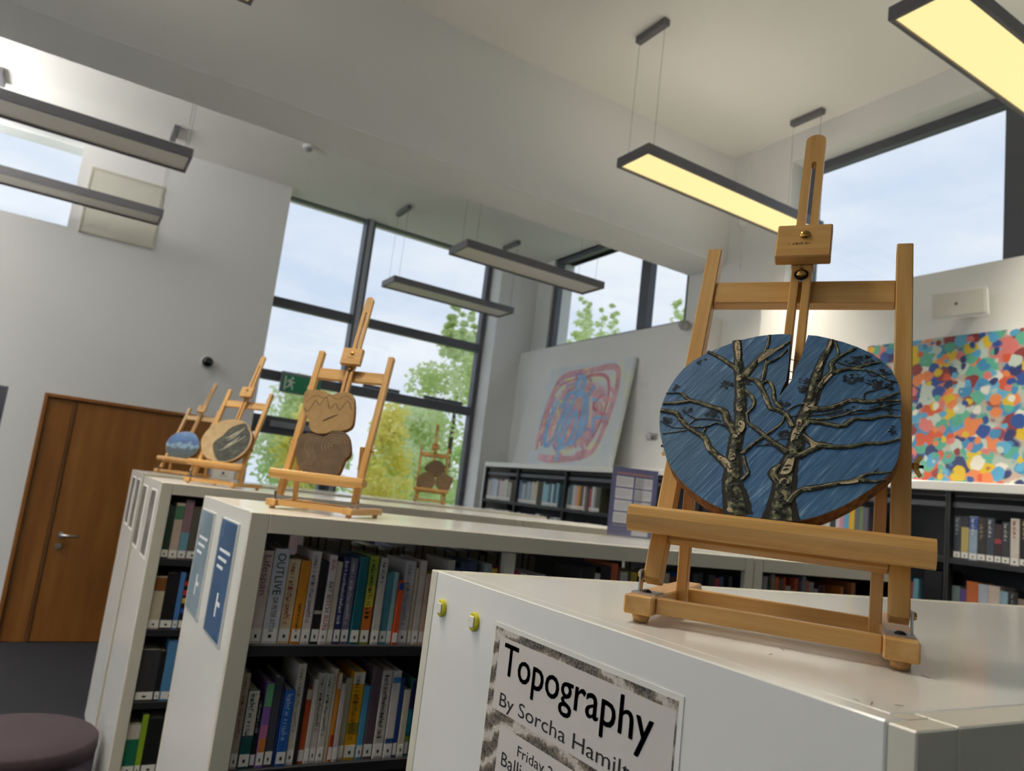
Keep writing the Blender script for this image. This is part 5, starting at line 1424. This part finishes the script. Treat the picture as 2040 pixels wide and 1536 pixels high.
p2 = leaning('dotted_painting', 'large canvas covered in many coloured dots of paint under the white loudspeaker', 3.0, 4.36, 4.47, 2.0, 0.905)
def dots():
    m, nt, b = new_mat('coloured_dots_canvas')
    tc = nt.nodes.new('ShaderNodeTexCoord')
    def layer(scale, off, r, soft, pal_):
        mp = nt.nodes.new('ShaderNodeMapping')
        mp.inputs['Location'].default_value = off
        mp.inputs['Scale'].default_value = (1, 0, 1)
        wob = obj_noise(nt, 14, 2)
        dv = nt.nodes.new('ShaderNodeVectorMath'); dv.operation = 'MULTIPLY_ADD'
        dv.inputs[1].default_value = (0.05, 0, 0.05)
        nt.links.new(wob.outputs['Color'], dv.inputs[0])
        nt.links.new(tc.outputs['Object'], dv.inputs[2])
        nt.links.new(dv.outputs[0], mp.inputs['Vector'])
        vo = nt.nodes.new('ShaderNodeTexVoronoi')
        vo.inputs['Scale'].default_value = scale
        nt.links.new(mp.outputs['Vector'], vo.inputs['Vector'])
        mk = ramp(nt, vo.outputs['Distance'], [(r, (1, 1, 1)), (r + soft, (0, 0, 0))])
        se = nt.nodes.new('ShaderNodeSeparateColor')
        nt.links.new(vo.outputs['Color'], se.inputs[0])
        ra = nt.nodes.new('ShaderNodeValToRGB')
        ra.color_ramp.interpolation = 'CONSTANT'
        e = ra.color_ramp.elements
        while len(e) < len(pal_):
            e.new(0.5)
        for i, h in enumerate(pal_):
            e[i].position = i / len(pal_)
            e[i].color = (*lin(h), 1)
        nt.links.new(se.outputs[0], ra.inputs['Fac'])
        return mk.outputs['Color'], ra.outputs['Color']
    base = obj_noise(nt, 3.5, 3)
    c = ramp(nt, base.outputs['Fac'], [(0.35, lin('9cb0aa')), (0.5, lin('b89a8c')), (0.62, lin('a8b4ac'))]).outputs['Color']
    P = ['c8583a', '4f9ac4', '2c4f94', 'd8d6cc', '5aa890', 'cdb02a', '3f86b4', '303a6a', 'd8804c', 'b4c4bc', '50a08c', '84383a', '5aa4c8', 'cc7470']
    for sc, off, r, so, p in ((8, (0, 0, 0), 0.60, 0.12, P), (12, (3, 0, 5), 0.46, 0.1, P[3:] + P[:3]), (11, (7, 0, 1), 0.40, 0.08, P[::-1]), (17, (2, 0, 9), 0.33, 0.08, P[5:] + P[:5])):
        mk, cc = layer(sc, off, r, so, p)
        c = mix_rgb(nt, mk, c, cc)
    nt.links.new(c, b.inputs['Base Color'])
    b.inputs['Roughness'].default_value = 0.35
    return m
box('canvas', 0, 2.0, 0.0, 0.03, 0, 0.905, dots(), p2, 0.003)

# ================================================================ fittings on walls and ceiling
sp_ = tag(empty('loudspeaker', (4.30, 2.325, 3.085)), 'white wall loudspeaker above the dotted canvas', 'loudspeaker')
sp_.rotation_euler = (0, math.radians(-8), math.radians(4))
sb_ = bmesh.new()
prof = [(-0.155, -0.075), (-0.148, -0.082), (0.148, -0.082), (0.155, -0.075), (0.155, 0.075), (0.148, 0.082), (-0.148, 0.082), (-0.155, 0.075)]
fr = [sb_.verts.new((0.0, a, b_)) for a, b_ in prof]
bk = [sb_.verts.new((0.13, a * 0.7, b_ * 0.85)) for a, b_ in prof]
for i in range(8):
    sb_.faces.new((fr[i], fr[(i + 1) % 8], bk[(i + 1) % 8], bk[i]))
sb_.faces.new(fr[::-1])
sb_.faces.new(bk)
bmesh.ops.recalc_face_normals(sb_, faces=sb_.faces[:])
from_bm('cabinet', sb_, white_plastic, sp_)
box('grille', -0.006, -0.0003, -0.142, 0.142, -0.072, 0.072, mat('cream_grille', 'd2d0c6', 0.6, var=0.04, vscale=300), sp_, 0.004)
cyl('badge', (-0.0062, 0.01, 0.0), (-0.009, 0.01, 0.0), 0.009, 0.009, mat('grey_badge', '6e6e6a', 0.4), sp_, 16)
box('bracket', 0.131, 0.205, -0.03, 0.03, -0.03, 0.03, white_plastic, sp_)

cm = tag(empty('dome_camera', (1.079, 7.56, 2.589)), 'black dome security camera on the white wall above the oak door', 'camera')
cyl('mount', (0, -0.0005, 0), (0, -0.035, 0), 0.062, 0.055, white_plastic, cm, 24)
lathe('dome', [(0.050, 0.0), (0.049, 0.018), (0.042, 0.036), (0.028, 0.048), (0.010, 0.053)], black_plastic, cm, 24, (0, -0.035, 0), (math.pi / 2, 0, 0))
ap = tag(empty('access_panel', (-0.170, 7.56, 3.533)), 'cream access panel high on the white wall', 'panel')
box('panel', 0.015, 0.595, -0.008, -0.0005, 0.015, 0.595, mat('cream_panel', 'd2d0c2', 0.6, var=0.02), ap)
for a in ((0, 0.015, 0, 0.61), (0.595, 0.61, 0, 0.61), (0.015, 0.595, 0, 0.015), (0.015, 0.595, 0.595, 0.61)):
    box('frame_strip', a[0], a[1], -0.014, -0.0005, a[2], a[3], mat('cream_panel_edge', 'c2bfae', 0.6), ap)
sd = tag(empty('smoke_detector', (1.43, 6.46, Z_LOW)), 'white smoke detector on the lower ceiling', 'smoke detector')
lathe('base', [(0.05, 0.0), (0.05, -0.012), (0.045, -0.02)], white_plastic, sd, 20, (0, 0, -0.0005))
lathe('sensor', [(0.036, -0.0205), (0.034, -0.035), (0.022, -0.045)], mat('grey_plastic', '9a9a9c', 0.5), sd, 20)

ex = tag(empty('exit_sign', (1.835, 7.74, 2.455)), 'green emergency exit sign hung across the tall window', 'sign')
green = mat('exit_green', '1f8a5c', 0.4, var=0.03)
wt_ = mat('exit_white', 'e8efe8', 0.4, var=0)
box('housing', 0, 0.42, 0.0, 0.05, 0.0, 0.215, mat('pale_grey_frame', '8e9098', 0.4), ex, 0.004)
box('green_face', 0.012, 0.408, -0.004, -0.0003, 0.012, 0.185, green, ex)
def exm(n, lp, y=-0.0048):
    prism(n, [lp], y, -0.0041, wt_, ex)
exm('doorway', [(0.035, 0.025), (0.05, 0.025), (0.05, 0.17), (0.035, 0.17)])
exm('figure', [(0.088, 0.142), (0.105, 0.13), (0.12, 0.118), (0.142, 0.122), (0.14, 0.108), (0.118, 0.102), (0.112, 0.09), (0.128, 0.07), (0.126, 0.035), (0.114, 0.035), (0.112, 0.064), (0.096, 0.075), (0.082, 0.055), (0.058, 0.045), (0.054, 0.057), (0.074, 0.068), (0.084, 0.09), (0.088, 0.112), (0.076, 0.118), (0.068, 0.10), (0.058, 0.106), (0.068, 0.132)])
exm('figure_head', [(0.112 + 0.014 * math.cos(a), 0.154 + 0.014 * math.sin(a)) for a in [2 * math.pi * i / 12 for i in range(12)]])
exm('arrow', [(0.30, 0.15), (0.325, 0.15), (0.325, 0.085), (0.35, 0.11), (0.35, 0.078), (0.3125, 0.038), (0.275, 0.078), (0.275, 0.11), (0.30, 0.085)])
for xx in (0.06, 0.36):
    box('bracket', xx - 0.008, xx + 0.008, 0.0505, 0.056, 0.12, 0.20, mat('pale_grey_frame', '8e9098', 0.4), ex)

bs = tag(empty('beam_sensor', (4.66, 4.335, 4.21)), 'small white sensor with conduit on the pilaster below the ceiling', 'sensor')
lathe('sensor_body', [(0.045, 0), (0.045, 0.03), (0.036, 0.06), (0.018, 0.07)], white_plastic, bs, 20, (-0.0005, 0, 0), (0, -math.pi / 2, 0))
box('conduit', -0.02, -0.0005, -0.03, -0.014, 0.05, 0.62, wall_white, bs)
box('conduit', -0.02, -0.0005, 0.0, 0.022, -0.42, -0.045, wall_white, bs)
sw = tag(empty('light_bracket', (4.52, 5.09, 2.355)), 'small steel bracket on the white wall beside the pink canvas', 'bracket')
cyl('arm', (-0.0005, 0, 0), (-0.07, 0, 0), 0.022, 0.022, steel, sw, 16)
box('plate', -0.012, -0.0005, -0.07, 0.07, -0.03, 0.03, steel, sw, 0.004)
sw2 = tag(empty('motion_sensor', (4.52, 4.755, 3.33)), 'small grey motion sensor just under the clerestory sill', 'sensor')
lathe('sensor_body', [(0.03, 0), (0.045, 0.03), (0.045, 0.07), (0.03, 0.095)], mat('grey_plastic', '9a9a9c', 0.5), sw2, 18, (-0.0005, 0, 0), (0, -math.pi / 2, 0))
sk = tag(empty('wall_switch', (4.50, 7.56, 2.10)), 'small white wall switch in the corner above the wall shelves', 'switch')
box('plate', -0.14, -0.07, -0.009, -0.0005, 0.0, 0.085, white_plastic, sk, 0.003)
box('rocker', -0.12, -0.09, -0.012, -0.0092, 0.02, 0.065, white_plastic, sk)

# ---- round seat in the aisle
pf = tag(empty('round_pouffe', (0.085, 3.83, 0)), 'round dark purple upholstered pouffe by the bookcase ends', 'pouffe')
fab = mat('plum_fabric', '34272f', 0.9, var=0.12, vscale=200, bump=0.4, bscale=600)
fab2 = mat('dark_plum_fabric', '2a2230', 0.9, var=0.12, vscale=200, bump=0.4, bscale=600)
lathe('seat_pad', [(0.300, 0.375), (0.304, 0.40), (0.302, 0.437), (0.292, 0.447), (0.15, 0.451), (0.01, 0.452)], fab, pf, 48)
lathe('drum', [(0.294, 0.02), (0.300, 0.03), (0.300, 0.374)], fab2, pf, 48)
lathe('foot_ring', [(0.26, 0.0), (0.26, 0.019)], black_plastic, pf, 32)

# ================================================================ outside
struct(box('ground_bounce', -25, 40, 7.96, 13.2, -0.4, -0.11, mat('pale_ground', 'dedcd6', 0.9, var=0.05, vscale=2)), 'pale ground added to bounce daylight in through the tall window')  # added reflector: pale ground throwing daylight up onto the lower ceiling
lawn = struct(box('ground', -25, 40, 13.2, 60, -0.4, -0.12, mat('lawn_green', '9aa878', 0.95, var=0.25, vscale=3)), 'lawn outside the tall window')
struct(box('ground_west', -40, -6.45, -25, 7.96, -0.4, -0.10, mat('pale_ground', 'cfcdc6', 0.9)))
struct(box('ground_east', 5.05, 40, -25, 7.96, -0.4, -0.12, mat('lawn_green', '6c8a3c', 0.95)))

def leaf_mat(name, c0, c1, c2):
    m, nt, b = new_mat(name)
    no = obj_noise(nt, 1.3, 3)
    ra = ramp(nt, no.outputs['Fac'], [(0.35, lin(c0)), (0.5, lin(c1)), (0.65, lin(c2))])
    nt.nodes.remove(b)
    d = nt.nodes.new('ShaderNodeBsdfDiffuse')
    t = nt.nodes.new('ShaderNodeBsdfTranslucent')
    mx = nt.nodes.new('ShaderNodeMixShader')
    mx.inputs[0].default_value = 0.6
    nt.links.new(ra.outputs['Color'], d.inputs['Color'])
    nt.links.new(ra.outputs['Color'], t.inputs['Color'])
    nt.links.new(d.outputs[0], mx.inputs[1])
    nt.links.new(t.outputs[0], mx.inputs[2])
    nt.links.new(mx.outputs[0], nt.nodes['Material Output'].inputs['Surface'])
    return m
pale_green = leaf_mat('pale_green_leaves', 'd4e4a0', 'e4efbc', 'f0f7d8')
yellow_green = leaf_mat('yellow_green_leaves', 'd4dc78', 'f6ee8c', 'fcf6aa')
fresh_green = leaf_mat('fresh_green_leaves', 'bcdc84', 'd4eca4', 'e6f6c4')
trunk_m = mat('tree_bark', '5a4a3a', 0.9, var=0.2, vscale=12)

def tree(name, label, x, y, h, rad, base, n, lm, seed, group, leaf=0.09, spires=0):
    r = random.Random(seed)
    t = tag(empty(name, (x, y, -0.12)), label, 'tree' if name != 'shrub' else 'shrub', group)
    cyl('trunk', (0, 0, 0), (0, 0, base + (h - base) * 0.6), 0.09 if name != 'shrub' else 0.04, 0.03, trunk_m, t, 10)
    clumps = []
    for _ in range(34 if name != 'shrub' else 24):
        f = r.random() ** 0.8 * (0.74 if spires else 1.0)
        zz = base + (h - base) * f
        rr = rad * math.sqrt(max(0.03, 1 - abs(2 * f - 0.75) ** 2 * 0.6)) * (1.0 - 0.45 * f)
        a = r.uniform(0, 6.28)
        q = rr * math.sqrt(r.random())
        clumps.append((q * math.cos(a), q * math.sin(a), zz, r.uniform(0.3, 0.5) * rad, 1.0))
    for _ in range(spires):
        a, q = r.uniform(0, 6.28), rad * r.uniform(0.1, 0.75)
        z0 = base + (h - base) * r.uniform(0.62, 0.8)
        for k in range(6):
            clumps.append((q * math.cos(a) + r.uniform(-.05, .05), q * math.sin(a) + r.uniform(-.05, .05), z0 + (h - z0) * k / 5 * r.uniform(0.9, 1.05), 0.16 * (1.15 - k / 6), 0.35))
    wsum = sum(c[4] for c in clumps)
    vs, fs = [], []
    for cx, cy, cz, cr, wt in clumps:
        for _ in range(max(6, int(n * wt / wsum))):
            u, v = r.uniform(-1, 1), r.uniform(0, 6.28)
            q = cr * r.random() ** 0.5
            s = math.sqrt(1 - u * u)
            p = Vector((cx + q * s * math.cos(v), cy + q * s * math.sin(v), cz + q * u * 0.8))
            a = Vector((r.uniform(-1, 1), r.uniform(-1, 1), r.uniform(-0.6, 0.6))).normalized()
            b_ = a.cross(Vector((r.uniform(-1, 1), r.uniform(-1, 1), r.uniform(-1, 1)))).normalized()
            l = leaf * r.uniform(0.6, 1.2)
            i = len(vs)
            vs += [tuple(p - a * l * 0.5), tuple(p + b_ * l * 0.3), tuple(p + a * l * 0.5), tuple(p - b_ * l * 0.3)]
            fs.append((i, i + 1, i + 2, i + 3))
    me = bpy.data.meshes.new('crown')
    me.from_pydata(vs, [], fs)
    me.materials.append(lm)
    c = link(bpy.data.objects.new('crown', me), t)
    c['kind'] = 'stuff'
    return t
GT = 'trees outside the windows'
tree('garden_tree', 'pale green tree rising highest behind the tall window', 6.95, 14.0, 5.6, 1.35, 1.2, 9000, pale_green, 1, GT, 0.13, 5)
tree('garden_tree', 'leafy green tree seen in the corner clerestory by the window', 9.3, 12.3, 6.05, 1.0, 2.6, 4500, pale_green, 3, GT, 0.11, 8)
tree('garden_tree', 'slim tree whose tip shows in the clerestory near the downstand wall', 8.9, 9.8, 5.6, 0.6, 2.8, 2200, pale_green, 4, GT, 0.11, 2)
tree('garden_tree', 'small tree whose twig shows at the edge of the big clerestory', 9.3, 4.45, 5.2, 0.5, 2.6, 1500, pale_green, 5, GT, 0.11, 1)
far = ((2.0, 17.5, 3.5, 1.25), (4.9, 17.8, 3.9, 1.3), (7.8, 17.2, 3.4, 1.3), (10.7, 17.6, 3.6, 1.3), (6.3, 22.5, 4.1, 1.4), (9.6, 22.6, 4.2, 1.5), (13.0, 22.5, 4.2, 1.5), (3.1, 22.5, 4.1, 1.4))
fw = ('beyond the glass door', 'beyond the exit sign', 'beyond the stacked slices', 'beyond the distant easel', 'in the back row behind the exit sign', 'in the back row behind the tallest tree', 'at the far end of the back row', 'in the back row behind the glass door')
for i, (x, y, h, rd) in enumerate(far):
    tree('garden_tree', 'hazy pale green tree ' + fw[i], x, y, h, rd, 0.3, 5000, pale_green if i % 2 else fresh_green, 60 + i, GT, 0.19, 0)
GS = 'yellow-green shrubs outside'
sw_ = ['yellow-green shrub beside the glass door', 'yellow-green shrub behind the half painted slice easel', 'tall yellow-green shrub behind the stacked slices', 'green shrub behind the distant easel', 'low yellow shrub under the tall yellow-green one', 'low green shrub at the foot of the distant easel', 'green shrub at the edge of the tall window']
for i, (x, y, h, rd) in enumerate(((1.9, 11.3, 2.5, 0.62), (3.2, 11.5, 2.75, 0.66), (4.6, 11.4, 2.95, 0.68), (6.1, 11.4, 2.7, 0.68), (3.7, 9.6, 1.95, 0.62), (5.2, 9.7, 1.9, 0.62), (7.5, 11.3, 2.9, 0.6))):
    tree('shrub', sw_[i], x, y, h, rd, 0.1, 2800, yellow_green if i in (0, 1, 2, 4) else fresh_green, 40 + i, GS, 0.11)
